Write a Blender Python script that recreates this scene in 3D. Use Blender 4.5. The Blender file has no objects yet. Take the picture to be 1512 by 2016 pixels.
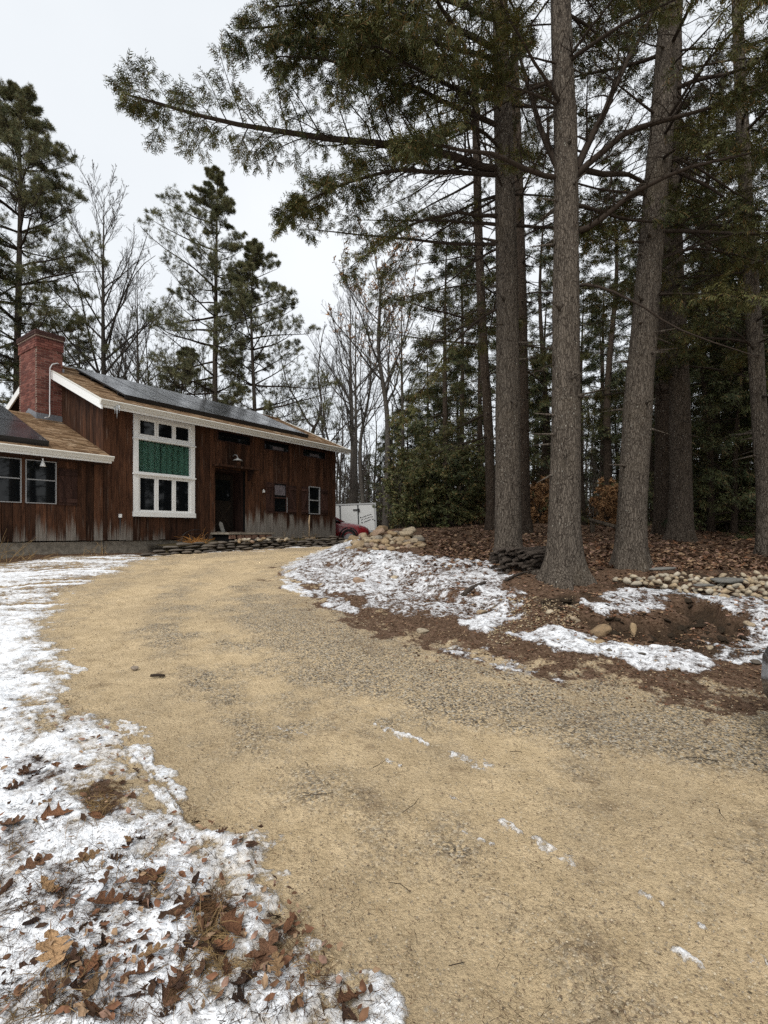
import bpy, math, random
import numpy as np
from mathutils import Vector, Matrix

random.seed(7)
RNG = np.random.default_rng(11)
sc = bpy.context.scene
COL = sc.collection

# ------------------------------------------------------------------ camera
EYE = 1.55
FPX, CU, HZ = 1000.0, 756.0, 1047.0          # focal length, centre column, horizon row of the photograph
cam = bpy.data.cameras.new('camera')
cam.sensor_fit = 'VERTICAL'
cam.sensor_height = 36.0
cam.lens = 36.0 * FPX / 2016.0
cam.shift_y = 39.0 / 2016.0
cam.clip_start = 0.05
cam.clip_end = 600.0
cam_o = bpy.data.objects.new('camera', cam)
COL.objects.link(cam_o)
cam_o.location = (0, 0, EYE)
cam_o.rotation_euler = (math.radians(90), 0, 0)
sc.camera = cam_o

# ------------------------------------------------------------------ light: flat winter overcast
SUN_EL, SUN_AZ = 52.0, 205.0                 # azimuth clockwise from +Y: behind the camera, to its left
world = bpy.data.worlds.new('World')
sc.world = world
world.use_nodes = True
wn = world.node_tree
wn.nodes.clear()
w_out = wn.nodes.new('ShaderNodeOutputWorld')
w_bg = wn.nodes.new('ShaderNodeBackground')
w_sky = wn.nodes.new('ShaderNodeTexSky')
w_sky.sky_type = 'NISHITA'
w_sky.sun_disc = False
w_sky.sun_elevation = math.radians(SUN_EL)
w_sky.sun_rotation = math.radians(SUN_AZ)
w_mix = wn.nodes.new('ShaderNodeMix')
w_mix.data_type = 'RGBA'
w_mix.inputs[0].default_value = 0.93         # the cloud deck hides nearly all of the blue
w_tc = wn.nodes.new('ShaderNodeTexCoord')
w_no = wn.nodes.new('ShaderNodeTexNoise')
w_no.inputs['Scale'].default_value = 1.6
w_no.inputs['Detail'].default_value = 4
w_cr = wn.nodes.new('ShaderNodeValToRGB')
w_cr.color_ramp.elements[0].position = 0.3
w_cr.color_ramp.elements[0].color = (4.40, 4.63, 4.82, 1)
w_cr.color_ramp.elements[1].position = 0.7
w_cr.color_ramp.elements[1].color = (5.40, 5.54, 5.66, 1)
wn.links.new(w_tc.outputs['Generated'], w_no.inputs['Vector'])
wn.links.new(w_no.outputs['Fac'], w_cr.inputs['Fac'])
wn.links.new(w_sky.outputs['Color'], w_mix.inputs[6])
wn.links.new(w_cr.outputs['Color'], w_mix.inputs[7])
wn.links.new(w_mix.outputs[2], w_bg.inputs['Color'])
w_bg.inputs['Strength'].default_value = 0.1
wn.links.new(w_bg.outputs['Background'], w_out.inputs['Surface'])

sun = bpy.data.lights.new('sun', 'SUN')
sun.energy = 1.5
sun.angle = math.radians(35)
sun.color = (1.0, 0.97, 0.92)
sun_o = bpy.data.objects.new('sun', sun)
COL.objects.link(sun_o)
_az, _el = math.radians(SUN_AZ), math.radians(SUN_EL)
_to = Vector((math.sin(_az) * math.cos(_el), math.cos(_az) * math.cos(_el), math.sin(_el)))
sun_o.rotation_euler = _to.to_track_quat('Z', 'Y').to_euler()

sc.view_settings.view_transform = 'Standard'
sc.view_settings.look = 'None'
sc.view_settings.exposure = 0.93
sc.view_settings.gamma = 1.0
sc.view_settings.use_curve_mapping = False
sc.render.engine = 'CYCLES'
sc.cycles.max_bounces = 5
sc.cycles.diffuse_bounces = 3
sc.cycles.glossy_bounces = 3
sc.cycles.transmission_bounces = 3
sc.cycles.transparent_max_bounces = 6
sc.cycles.use_denoising = False

# ------------------------------------------------------------------ helpers: noise
def _hash(ix, iy, iz=0, seed=0):
    n = (ix.astype(np.int64) * 374761393 + iy.astype(np.int64) * 668265263
         + np.asarray(iz).astype(np.int64) * 2147483647 + seed * 974634777) & 0xFFFFFFFF
    n = ((n ^ (n >> 13)) * 1274126177) & 0xFFFFFFFF
    n = ((n ^ (n >> 16)) * 2246822519) & 0xFFFFFFFF
    return ((n ^ (n >> 15)) & 0xFFFFFF) / float(0xFFFFFF)

def vnoise2(x, y, seed=0):
    ix, iy = np.floor(x), np.floor(y)
    fx, fy = x - ix, y - iy
    fx = fx * fx * (3 - 2 * fx); fy = fy * fy * (3 - 2 * fy)
    a = _hash(ix, iy, 0, seed); b = _hash(ix + 1, iy, 0, seed)
    c = _hash(ix, iy + 1, 0, seed); d = _hash(ix + 1, iy + 1, 0, seed)
    return (a * (1 - fx) + b * fx) * (1 - fy) + (c * (1 - fx) + d * fx) * fy

def fbm2(x, y, oct=4, seed=0, gain=0.5):
    s, a, t = 0.0, 1.0, 0.0
    for o in range(oct):
        s = s + a * vnoise2(x * 2 ** o + 17.3 * o, y * 2 ** o - 9.1 * o, seed + o)
        t += a; a *= gain
    return s / t

def vnoise3(x, y, z, seed=0):
    ix, iy, iz = np.floor(x), np.floor(y), np.floor(z)
    fx, fy, fz = x - ix, y - iy, z - iz
    fx = fx * fx * (3 - 2 * fx); fy = fy * fy * (3 - 2 * fy); fz = fz * fz * (3 - 2 * fz)
    r = 0
    for dx in (0, 1):
        for dy in (0, 1):
            for dz in (0, 1):
                w = (fx if dx else 1 - fx) * (fy if dy else 1 - fy) * (fz if dz else 1 - fz)
                r = r + w * _hash(ix + dx, iy + dy, iz + dz, seed)
    return r

def sstep(a, b, x):
    t = np.clip((x - a) / (b - a), 0, 1)
    return t * t * (3 - 2 * t)

# ------------------------------------------------------------------ helpers: mesh
class Geo:
    def __init__(self):
        self.v, self.f, self.n = [], [], 0       # f: (faces array, material index, smooth)
    def add(self, V, *faces, mat=0, smooth=False):
        V = np.asarray(V, dtype=np.float32).reshape(-1, 3)
        self.v.append(V)
        for F in faces:
            F = np.asarray(F, dtype=np.int64)
            if F.size:
                self.f.append((F + self.n, mat, smooth))
        self.n += len(V)
    def box(self, x0, x1, y0, y1, z0, z1, mat=0):
        V = [(x0,y0,z0),(x1,y0,z0),(x1,y1,z0),(x0,y1,z0),(x0,y0,z1),(x1,y0,z1),(x1,y1,z1),(x0,y1,z1)]
        self.add(V, [(0,3,2,1),(4,5,6,7),(0,1,5,4),(1,2,6,5),(2,3,7,6),(3,0,4,7)], mat=mat)
    def prism(self, poly, axis, a0, a1, mat=0):
        """Closed outline in the plane across 'axis' (x: (y,z); y: (x,z); z: (x,y)) drawn out from a0 to a1."""
        n = len(poly)
        def p3(p, a):
            return (a, p[0], p[1]) if axis == 'x' else (p[0], a, p[1]) if axis == 'y' else (p[0], p[1], a)
        V = [p3(p, a0) for p in poly] + [p3(p, a1) for p in poly]
        self.add(V, [(i, (i+1) % n, n + (i+1) % n, n + i) for i in range(n)], mat=mat)
        c = np.mean(np.array(V[:n]), 0), np.mean(np.array(V[n:]), 0)
        self.add(list(V[:n]) + [c[0]], [((i+1) % n, i, n) for i in range(n)], mat=mat)
        self.add(list(V[n:]) + [c[1]], [(i, (i+1) % n, n) for i in range(n)], mat=mat)
    def tube(self, P, R, sides=6, mat=0, smooth=True, cap=True):
        P = np.asarray(P, float)[None]; R = np.asarray(R, float)[None]
        self.tubes(P, R, sides, mat, smooth)
        if cap:
            base = self.n - P.shape[1] * sides
            for ring, flip in ((0, True), (P.shape[1] - 1, False)):
                idx = [base + ring * sides + k for k in range(sides)]
                c = P[0, ring]
                self.v.append(np.array([c], np.float32)); ci = self.n; self.n += 1
                F = [((idx[(k+1) % sides], idx[k], ci) if flip else (idx[k], idx[(k+1) % sides], ci)) for k in range(sides)]
                self.f.append((np.array(F), mat, False))
    def tubes(self, P, R, sides=3, mat=0, smooth=True):
        """P (N,k,3) centre lines, R (N,k) radii: all tubes at once."""
        N, k, _ = P.shape
        if N == 0: return
        T = np.gradient(P, axis=1)
        T /= np.linalg.norm(T, axis=2, keepdims=True) + 1e-9
        ref = np.where(np.abs(T[:, :1, 2:3]) > 0.9, np.array([1.0, 0, 0]), np.array([0, 0, 1.0]))
        ref = np.broadcast_to(ref, T.shape)
        U = np.cross(T, ref); U /= np.linalg.norm(U, axis=2, keepdims=True) + 1e-9
        W = np.cross(T, U)
        a = np.arange(sides) * 2 * np.pi / sides
        ring = (P[:, :, None, :] + R[:, :, None, None] * (np.cos(a)[None, None, :, None] * U[:, :, None, :]
                + np.sin(a)[None, None, :, None] * W[:, :, None, :]))
        V = ring.reshape(-1, 3)
        i = np.arange(N)[:, None, None] * (k * sides)
        j = np.arange(k - 1)[None, :, None] * sides
        s = np.arange(sides)[None, None, :]; s2 = (s + 1) % sides
        F = np.stack([i + j + s, i + j + s2, i + j + sides + s2, i + j + sides + s], -1).reshape(-1, 4)
        self.add(V, F, mat=mat, smooth=smooth)
    def stamp(self, TV, TF, pos, X, Y, Z, scale, mat=0, smooth=False):
        """Copies of a small template (verts TV, quads/tris TF) at pos with axes X, Y, Z."""
        N = len(pos)
        if N == 0: return
        sc_ = np.asarray(scale).reshape(N, -1)[:, :1]
        V = (pos[:, None, :] + TV[None, :, 0:1] * (X * sc_)[:, None, :] + TV[None, :, 1:2] * (Y * sc_)[:, None, :]
             + TV[None, :, 2:3] * (Z * sc_)[:, None, :])
        off = (np.arange(N) * len(TV))[:, None, None]
        self.add(V.reshape(-1, 3), *[(np.asarray(F)[None] + off).reshape(-1, np.asarray(F).shape[1]) for F in TF], mat=mat, smooth=smooth)
    def mesh(self, name, mats):
        me = bpy.data.meshes.new(name)
        V = np.concatenate(self.v) if self.v else np.zeros((0, 3), np.float32)
        me.vertices.add(len(V)); me.vertices.foreach_set('co', V.astype(np.float32).ravel())
        L = [F.ravel() for F, _, _ in self.f]
        tot = np.concatenate([np.full(len(F), F.shape[1]) for F, _, _ in self.f])
        mi = np.concatenate([np.full(len(F), m) for F, m, _ in self.f])
        sm = np.concatenate([np.full(len(F), s) for F, _, s in self.f])
        loops = np.concatenate(L)
        me.loops.add(len(loops)); me.loops.foreach_set('vertex_index', loops.astype(np.int32))
        me.polygons.add(len(tot))
        me.polygons.foreach_set('loop_start', np.concatenate([[0], np.cumsum(tot)[:-1]]).astype(np.int32))
        me.polygons.foreach_set('material_index', mi.astype(np.int32))
        me.polygons.foreach_set('use_smooth', sm.astype(bool))
        for m in (mats if isinstance(mats, (list, tuple)) else [mats]):
            me.materials.append(m)
        me.update(calc_edges=True)
        return me
    def build(self, name, mats, parent=None, **tags):
        return link(name, self.mesh(name, mats), parent, **tags)

def link(name, data, parent=None, loc=None, rot=None, scale=None, **tags):
    o = bpy.data.objects.new(name, data)
    COL.objects.link(o)
    if parent: o.parent = parent
    if loc is not None: o.location = loc
    if rot is not None: o.rotation_euler = rot
    if scale is not None: o.scale = scale if hasattr(scale, '__len__') else (scale,) * 3
    for k, v in tags.items():
        if v is not None: o[k] = v
    return o

def thing(name, label, category, loc=(0, 0, 0), rotz=0.0, group=None):
    return link(name, None, None, loc, (0, 0, rotz), label=label, category=category, group=group)

def copy_thing(root, loc, rotz=0.0, scale=1.0, label=None, group=None):
    r = root.copy(); COL.objects.link(r)
    r.location = loc; r.rotation_euler = (0, 0, rotz); r.scale = (scale,) * 3
    if label: r['label'] = label
    if group: r['group'] = group
    for ch in list(root.children):
        c = ch.copy(); COL.objects.link(c); c.parent = r
        for g in list(ch.children):
            d = g.copy(); COL.objects.link(d); d.parent = c
    return r

# ------------------------------------------------------------------ helpers: materials
class NT:
    def __init__(self, name):
        self.m = bpy.data.materials.new(name); self.m.use_nodes = True
        self.t = self.m.node_tree; self.t.nodes.clear()
        self.out = self.t.nodes.new('ShaderNodeOutputMaterial')
        self.b = self.t.nodes.new('ShaderNodeBsdfPrincipled')
        self.t.links.new(self.b.outputs[0], self.out.inputs['Surface'])
        self.b.inputs['Roughness'].default_value = 0.85
        self.b.inputs['Specular IOR Level'].default_value = 0.25
    def n(self, t, **kw):
        nd = self.t.nodes.new(t)
        for k, v in kw.items():
            setattr(nd, k, v)
        return nd
    def set(self, sock, v):
        if hasattr(v, 'is_output') or isinstance(v, bpy.types.NodeSocket): self.t.links.new(v, sock)
        else:
            try: sock.default_value = v
            except Exception: sock.default_value = (*v, 1.0)
    def coord(self, which='Object', scale=(1, 1, 1), loc=(0, 0, 0)):
        tc = self.n('ShaderNodeTexCoord'); mp = self.n('ShaderNodeMapping')
        mp.inputs['Scale'].default_value = scale; mp.inputs['Location'].default_value = loc
        self.t.links.new(tc.outputs[which], mp.inputs['Vector'])
        return mp.outputs[0]
    def pos(self, scale=(1, 1, 1)):
        g = self.n('ShaderNodeNewGeometry'); mp = self.n('ShaderNodeMapping'); mp.inputs['Scale'].default_value = scale
        self.t.links.new(g.outputs['Position'], mp.inputs['Vector'])
        return mp.outputs[0]
    def noise(self, vec, scale, detail=4, rough=0.55, out='Fac'):
        nd = self.n('ShaderNodeTexNoise'); self.t.links.new(vec, nd.inputs['Vector'])
        nd.inputs['Scale'].default_value = scale; nd.inputs['Detail'].default_value = detail; nd.inputs['Roughness'].default_value = rough
        return nd.outputs[out]
    def voro(self, vec, scale, feature='F1', out='Distance', rnd=1.0):
        nd = self.n('ShaderNodeTexVoronoi', feature=feature); self.t.links.new(vec, nd.inputs['Vector'])
        nd.inputs['Scale'].default_value = scale; nd.inputs['Randomness'].default_value = rnd
        return nd.outputs[out]
    def ramp(self, fac, stops, interp='LINEAR'):
        nd = self.n('ShaderNodeValToRGB'); self.t.links.new(fac, nd.inputs['Fac'])
        cr = nd.color_ramp; cr.interpolation = interp
        while len(cr.elements) < len(stops): cr.elements.new(0.5)
        for e, (p, c) in zip(cr.elements, stops):
            e.position = p; e.color = (*c, 1) if hasattr(c, '__len__') else (c, c, c, 1)
        return nd.outputs['Color']
    def mix(self, fac, a, b, blend='MIX'):
        nd = self.n('ShaderNodeMix', data_type='RGBA', blend_type=blend)
        self.set(nd.inputs[0], fac); self.set(nd.inputs[6], a); self.set(nd.inputs[7], b)
        return nd.outputs[2]
    def math(self, op, a, b=0.0, c=0.0, clamp=False):
        nd = self.n('ShaderNodeMath', operation=op, use_clamp=clamp)
        self.set(nd.inputs[0], a); self.set(nd.inputs[1], b)
        if op in ('MULTIPLY_ADD', 'COMPARE', 'SMOOTH_MIN'): self.set(nd.inputs[2], c)
        return nd.outputs[0]
    def smooth(self, x, a, b):
        nd = self.n('ShaderNodeMapRange', interpolation_type='SMOOTHSTEP'); self.set(nd.inputs[0], x)
        nd.inputs[1].default_value = a; nd.inputs[2].default_value = b
        return nd.outputs[0]
    def attr(self, name, out='Fac'):
        return self.n('ShaderNodeAttribute', attribute_name=name).outputs[out]
    def rand(self):
        return self.n('ShaderNodeObjectInfo').outputs['Random']
    def island(self):
        return self.n('ShaderNodeNewGeometry').outputs['Random Per Island']
    def color(self, c): self.set(self.b.inputs['Base Color'], c)
    def rough(self, r): self.set(self.b.inputs['Roughness'], r)
    def bump(self, h, dist=0.01, strength=1.0, prev=None):
        nd = self.n('ShaderNodeBump'); nd.inputs['Distance'].default_value = dist; nd.inputs['Strength'].default_value = strength
        self.t.links.new(h, nd.inputs['Height'])
        if prev is not None: self.t.links.new(prev, nd.inputs['Normal'])
        self.t.links.new(nd.outputs[0], self.b.inputs['Normal'])
        return nd.outputs[0]

def plain(name, c, rough=0.8, spec=0.25, metal=0.0, var=0.12, bump=0.0, bscale=40):
    t = NT(name)
    n = t.noise(t.coord('Object'), bscale, 5)
    dark = tuple(x * (1 - var * 2) for x in c); lite = tuple(min(1, x * (1 + var)) for x in c)
    t.color(t.mix(t.ramp(n, [(0.3, 0), (0.7, 1)]), dark, lite))
    t.rough(rough); t.b.inputs['Specular IOR Level'].default_value = spec; t.b.inputs['Metallic'].default_value = metal
    if bump: t.bump(n, bump)
    return t.m

# materials used by many things
def mat_bark(name, lite, dark, moss=0.0, vs=0.22, sc_=1.0):
    t = NT(name)
    v = t.coord('Object', (1, 1, vs))
    wob = t.noise(t.coord('Object'), 5, 3, out='Color')
    v2 = t.mix(0.10, v, wob, 'ADD')
    vo = t.voro(v2, 34 * sc_, 'DISTANCE_TO_EDGE')
    n1 = t.noise(v2, 20 * sc_, 8, 0.72)
    n2 = t.noise(t.coord('Object', (1, 1, .6)), 75 * sc_, 5, 0.75)
    h = t.math('ADD', t.math('MULTIPLY', t.smooth(vo, 0.0, 0.24), 0.40), t.math('ADD', n1, t.math('MULTIPLY', n2, 0.5)))
    h = t.math('MULTIPLY', h, .8)
    c = t.ramp(h, [(0.52, dark), (0.70, tuple(a * .50 + b * .50 for a, b in zip(lite, dark))), (0.98, lite)])
    big = t.noise(t.coord('Object'), 1.3, 4)
    c = t.mix(t.smooth(big, 0.5, 0.8), c, t.mix(0.5, c, (lite[0] * .75, lite[1] * .72, lite[2] * .62)))
    # pale lichen flecks
    sp = t.voro(t.coord('Object', (1, 1, .7)), 17, 'F1')
    spm = t.math('MULTIPLY', t.math('SUBTRACT', 1.0, t.smooth(sp, 0.10, 0.17)), t.smooth(t.noise(t.coord('Object'), 2.3, 2), 0.44, 0.58))
    c = t.mix(t.math('MULTIPLY', spm, 0.75), c, (.36, .35, .30))
    if moss:
        mm = t.smooth(t.noise(t.coord('Object'), 3.2, 5), .5, .75)
        c = t.mix(t.math('MULTIPLY', mm, moss), c, (.06, .07, .025))
    t.color(c); t.rough(0.95); t.b.inputs['Specular IOR Level'].default_value = 0.1
    t.bump(h, 0.03 / sc_)
    return t.m

def mat_leaf(name, a, b, c=None, scale=1.2, rough=0.6):
    t = NT(name)
    n = t.noise(t.coord('Object'), scale, 4)
    i = t.island()
    col = t.mix(t.ramp(n, [(0.35, 0), (0.65, 1)]), a, b)
    if c: col = t.mix(t.math('MULTIPLY', t.smooth(i, 0.86, .9), 0.8), col, c)
    hv = t.n('ShaderNodeHueSaturation'); t.t.links.new(col, hv.inputs['Color'])
    t.t.links.new(t.math('MULTIPLY_ADD', i, 0.9, 0.55), hv.inputs['Value'])
    t.color(hv.outputs[0]); t.rough(rough); t.b.inputs['Specular IOR Level'].default_value = 0.2
    return t.m

M = {}
M['bark'] = mat_bark('hemlock_bark', (.148, .124, .100), (.024, .018, .014))
M['bark_dark'] = mat_bark('dark_bark', (.085, .064, .048), (.020, .014, .011))
M['bark_mid'] = mat_bark('brown_bark', (.115, .092, .072), (.022, .016, .012))
M['bark_pine'] = mat_bark('pine_bark', (.12, .10, .082), (.028, .021, .017))
M['bark_grey'] = mat_bark('grey_bark', (.115, .102, .088), (.035, .030, .026))
M['twig'] = plain('twig_wood', (.040, .030, .023), .9, .1)
M['twig_grey'] = plain('bare_twig_wood', (.075, .063, .054), .9, .1)
M['hem'] = mat_leaf('hemlock_needles', (.044, .054, .018), (.108, .104, .034), (.12, .07, .028))
M['hem_far'] = mat_leaf('far_hemlock_needles', (.032, .043, .019), (.080, .086, .032), (.10, .065, .03))
M['pine'] = mat_leaf('pine_needles', (.072, .086, .042), (.155, .152, .070), (.15, .11, .055))
M['laurel'] = mat_leaf('laurel_leaf', (.055, .068, .028), (.135, .135, .055), (.16, .10, .042), .9, .5)
M['brownleaf'] = mat_leaf('clinging_brown_leaf', (.20, .105, .048), (.33, .19, .09), None, 3, .75)
M['white'] = plain('white_paint', (.78, .78, .76), .5, .4, var=.04)
M['glass'] = None
t = NT('window_glass'); t.color((.005, .006, .007)); t.rough(0.03); t.b.inputs['Specular IOR Level'].default_value = 0.36

M['glass'] = t.m

# ------------------------------------------------------------------ terrain
def softmin(a, b, k):
    return -k * np.logaddexp(-a / k, -b / k)

def base_z(X, Y):
    z = softmin(0.066 * Y, np.full_like(Y, 1.02), 0.05)
    z = np.maximum(z, -0.3)
    z = z + 0.20 * np.exp(-((X + 9.5) ** 2 / 14 + (Y - 12.0) ** 2 / 5))
    z = z + (0.36 - 0.18 * sstep(5, 12, X)) * sstep(12, 22, Y) * sstep(-1.0, 3.0, X)
    return z

def ray_ground(u, v, zf):
    """Where the sight line through photo pixel (u, v) meets the ground: used once, to measure world positions."""
    u = np.asarray(u, float); v = np.asarray(v, float)
    kx = (u - CU) / FPX; kz = (HZ - v) / FPX
    Ys = np.exp(np.linspace(math.log(0.8), math.log(60), 110))
    def gap(Y): return EYE + kz[..., None] * Y - zf(kx[..., None] * Y, Y)
    d = gap(np.broadcast_to(Ys, kx.shape + Ys.shape))
    i = np.argmax(d < 0, -1); i = np.where((d < 0).any(-1), np.maximum(i, 1), len(Ys) - 1)
    a, b = Ys[i - 1].copy(), Ys[i].copy()
    for _ in range(9):
        m = (a + b) / 2; up = gap(m[..., None])[..., 0] > 0
        a = np.where(up, m, a); b = np.where(up, b, m)
    Y = (a + b) / 2
    return np.stack([kx * Y, Y], -1)

def poly_sdf(X, Y, P, closed=True):
    """Signed distance to a polygon, positive inside."""
    P = np.asarray(P, float)
    d2 = np.full(X.shape, 1e18); ins = np.zeros(X.shape, bool)
    n = len(P)
    for i in range(n):
        a, b = P[i], P[(i + 1) % n]
        ex, ey = b - a
        wx, wy = X - a[0], Y - a[1]
        t = np.clip((wx * ex + wy * ey) / (ex * ex + ey * ey + 1e-12), 0, 1)
        d2 = np.minimum(d2, (wx - t * ex) ** 2 + (wy - t * ey) ** 2)
        c = (a[1] > Y) != (b[1] > Y)
        with np.errstate(divide='ignore', invalid='ignore'):
            xi = a[0] + (Y - a[1]) * ex / (ey if abs(ey) > 1e-12 else 1e-12)
        ins ^= c & (X < xi)
    return np.where(ins, 1, -1) * np.sqrt(d2)

_right = [(655, 1079), (610, 1093), (565, 1110), (540, 1135), (590, 1172), (650, 1206), (760, 1262), (900, 1302), (1040, 1328), (1200, 1356), (1350, 1372), (1512, 1378)]
RIGHT = ray_ground([p[0] for p in _right], [p[1] for p in _right], base_z)
FOREST = np.vstack([RIGHT, [[9, 3.4], [60, 1.0], [230, 40], [230, 230], [-14, 230], [-9.0, 40], [-1.4, 23.0]]])
_left = [(520, 1086), (400, 1091), (330, 1096), (235, 1125), (165, 1165), (110, 1215), (108, 1260), (140, 1310), (120, 1370), (165, 1420), (235, 1460), (330, 1560), (380, 1630), (500, 1645),
         (495, 1715), (560, 1785), (625, 1855), (700, 1925), (765, 1990), (800, 2030)]
LEFT = ray_ground([p[0] for p in _left], [p[1] for p in _left], base_z)
LAWN = np.vstack([LEFT, [[0.25, 1.0], [0.5, 0.0], [0.7, -6], [-2, -60], [-230, -60], [-230, 230], [-40, 230], [-16, 40], [-3.0, 24], [-1.2, 20]]])

def bank_z(X, Y, d):
    amp = 0.20 + 0.36 * sstep(6, 13.5, Y)
    amp = amp * (1 - 0.5 * sstep(16, 30, Y))
    s0 = 0.25 + (1.05 + 0.9 * (fbm2(X * 0.9, Y * 0.9, 2, 5) - 0.3)) * (1 - sstep(8.5, 12, Y))
    w = 0.75 + 1.0 * sstep(8.5, 12, Y)
    return np.where(d > 0, amp * (0.28 * sstep(0, 0.8, d) + 0.72 * sstep(0, 1, (d - s0) / w)), 0)

# eroded dark scarps in the bank (photo pixels -> ground), each (polygon, drop)
def ground_plain(X, Y):
    d = poly_sdf(X, Y, FOREST)
    return base_z(X, Y) + bank_z(X, Y, d)
def gw(u, v):
    return ray_ground(u, v, ground_plain)
def gpoly(pts):
    return gw([p[0] for p in pts], [p[1] for p in pts])

SCARP = [(1.0, gpoly([(1290, 1240), (1320, 1205), (1350, 1178), (1395, 1180), (1450, 1212), (1425, 1226), (1385, 1212), (1360, 1235), (1330, 1258), (1300, 1262)])),
         (.7, gpoly([(1168, 1218), (1200, 1205), (1262, 1212), (1275, 1250), (1240, 1245), (1180, 1236)])), (.5, gpoly([(1385, 1240), (1440, 1226), (1470, 1255), (1400, 1268)])),
         (.25, gpoly([(1050, 1178), (1100, 1168), (1170, 1172), (1155, 1192), (1110, 1204), (1060, 1200)]))]

def ground_detail(X, Y):
    """Height and surface masks at world points."""
    dF = poly_sdf(X, Y, FOREST); dL = poly_sdf(X, Y, LAWN)
    z = base_z(X, Y) + bank_z(X, Y, dF)
    rF, rL = sstep(0, 0.5, dF), sstep(0, 0.35, dL)
    n1 = fbm2(X * 1.1, Y * 1.1, 3, 21) - 0.5
    n2 = fbm2(X * 4.5, Y * 4.5, 4, 22) - 0.5
    n3 = fbm2(X * 22, Y * 22, 3, 23) - 0.5
    z = z + n1 * (0.03 + 0.12 * rF + 0.06 * rL) + n2 * (0.008 + 0.09 * rF + 0.045 * rL) + n3 * (0.004 + 0.020 * rF + 0.016 * rL)
    sc_ = np.zeros_like(z)
    for depth, P in SCARP:
        s = poly_sdf(X, Y, P) + (fbm2(X * 3.5, Y * 3.5, 3, 31) - 0.5) * 0.5
        k = sstep(-0.12, 0.10, s)
        sc_ = np.maximum(sc_, k)
        z = z - k * depth * (0.07 + 0.16 * (fbm2(X * 6, Y * 6, 3, 33)))
    return z, dF, dL, sc_

def ground_z(X, Y):
    X = np.atleast_1d(np.asarray(X, float)); Y = np.atleast_1d(np.asarray(Y, float))
    return ground_detail(X, Y)[0]
def gz(x, y):
    return float(ground_z(x, y)[0])
def on_ground(u, v):
    p = gw([u], [v])[0]
    return float(p[0]), float(p[1]), gz(p[0], p[1])

SNOW = [(.72, .10, [(560,1108),(640,1080),(700,1052),(705,1088),(830,1092),(960,1105),(1010,1140),(965,1165),(860,1172),(760,1182),(680,1172),(600,1150),(548,1140)]),
        (.60, .10, [(690,1130),(830,1125),(970,1140),(1040,1165),(1045,1190),(1010,1230),(930,1232),(860,1214),(790,1214),(720,1195)]),
        (.80, .05, [(905,1226),(950,1205),(992,1213),(985,1240),(960,1252),(930,1245)]),
        (.81, .06, [(1000,1250),(1080,1236),(1180,1252),(1290,1272),(1385,1298),(1372,1326),(1250,1314),(1120,1290)]),
        (.71, .08, [(1130,1185),(1220,1162),(1300,1160),(1512,1178),(1700,1190),(1700,1225),(1512,1215),(1440,1206),(1400,1190),(1335,1178),(1290,1200),(1230,1222),(1150,1208)]),
        (.66, .10, [(1380,1262),(1440,1215),(1512,1208),(1700,1215),(1700,1310),(1512,1312),(1400,1296)]),
        (.55, .05, [(850,1256),(920,1268),(1060,1318),(1040,1335),(960,1310),(870,1285)]),
        (.60, .04, [(1080,1338),(1215,1340),(1218,1352),(1150,1352)]),
        (.80, .06, [(540,1132),(575,1140),(612,1168),(604,1180),(560,1160)]),
        (.62, .06, [(620,1160),(680,1175),(700,1205),(650,1200)])]
SNOW = [(s, w, gpoly(p)) for s, w, p in SNOW]
STREAK = [(735,1422,845,1462,.030,.95),(890,1478,955,1502,.045,.62),(755,1490,788,1506,.014,.8),(880,1556,915,1580,.012,.8),(988,1614,1024,1632,.030,.9),(1056,1646,1118,1688,.026,.8),(947,1652,964,1660,.02,.9),
          (1250,1745,1305,1776,.018,.9),(1335,1790,1398,1828,.018,.92),(1432,1852,1472,1875,.014,.8),(1335,1866,1385,1896,.018,.8),(548,1426,602,1441,.02,.7),(238,1420,262,1446,.06,.95),(265,1468,328,1530,.05,.97),
          (300,1552,342,1594,.018,.95),(318,1556,356,1596,.014,.9),(336,1540,362,1566,.03,.9),(350,1608,395,1660,.016,.95),(120,1305,150,1316,.06,.9),(910,1632,925,1642,.015,.7),(1060,1275,1100,1290,.05,.7),
          (950,1275,975,1280,.05,.6),(1490,1868,1512,1885,.012,.8)]
_a = gw([s[0] for s in STREAK], [s[1] for s in STREAK]); _b = gw([s[2] for s in STREAK], [s[3] for s in STREAK])
STREAK = [(a, b, s[4], s[5]) for a, b, s in zip(_a, _b, STREAK)]
GREY = gpoly([(470,1165),(600,1200),(760,1255),(900,1305),(1100,1345),(1512,1380),(1900,1400),(1900,1620),(1512,1560),(1250,1480),(1000,1440),(820,1400),(640,1400),(520,1330),(440,1250)])
BROWNPATCH = [gpoly(p) for p in ([(20,1500),(90,1490),(150,1520),(60,1560)], [(150,1560),(220,1530),(250,1600),(170,1620)], [(240,1740),(340,1715),(350,1790),(260,1800)], [(370,1770),(450,1770),(450,1930),(390,1920)],
              [(150,1930),(240,1920),(250,2016),(110,2016)], [(90,1720),(140,1690),(150,1800),(90,1830)], [(0,1640),(50,1620),(60,1700),(0,1700)],
              [(150,1790),(240,1770),(250,1840),(170,1830)], [(100,1960),(150,1880),(210,1900),(120,2000)])]

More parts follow.
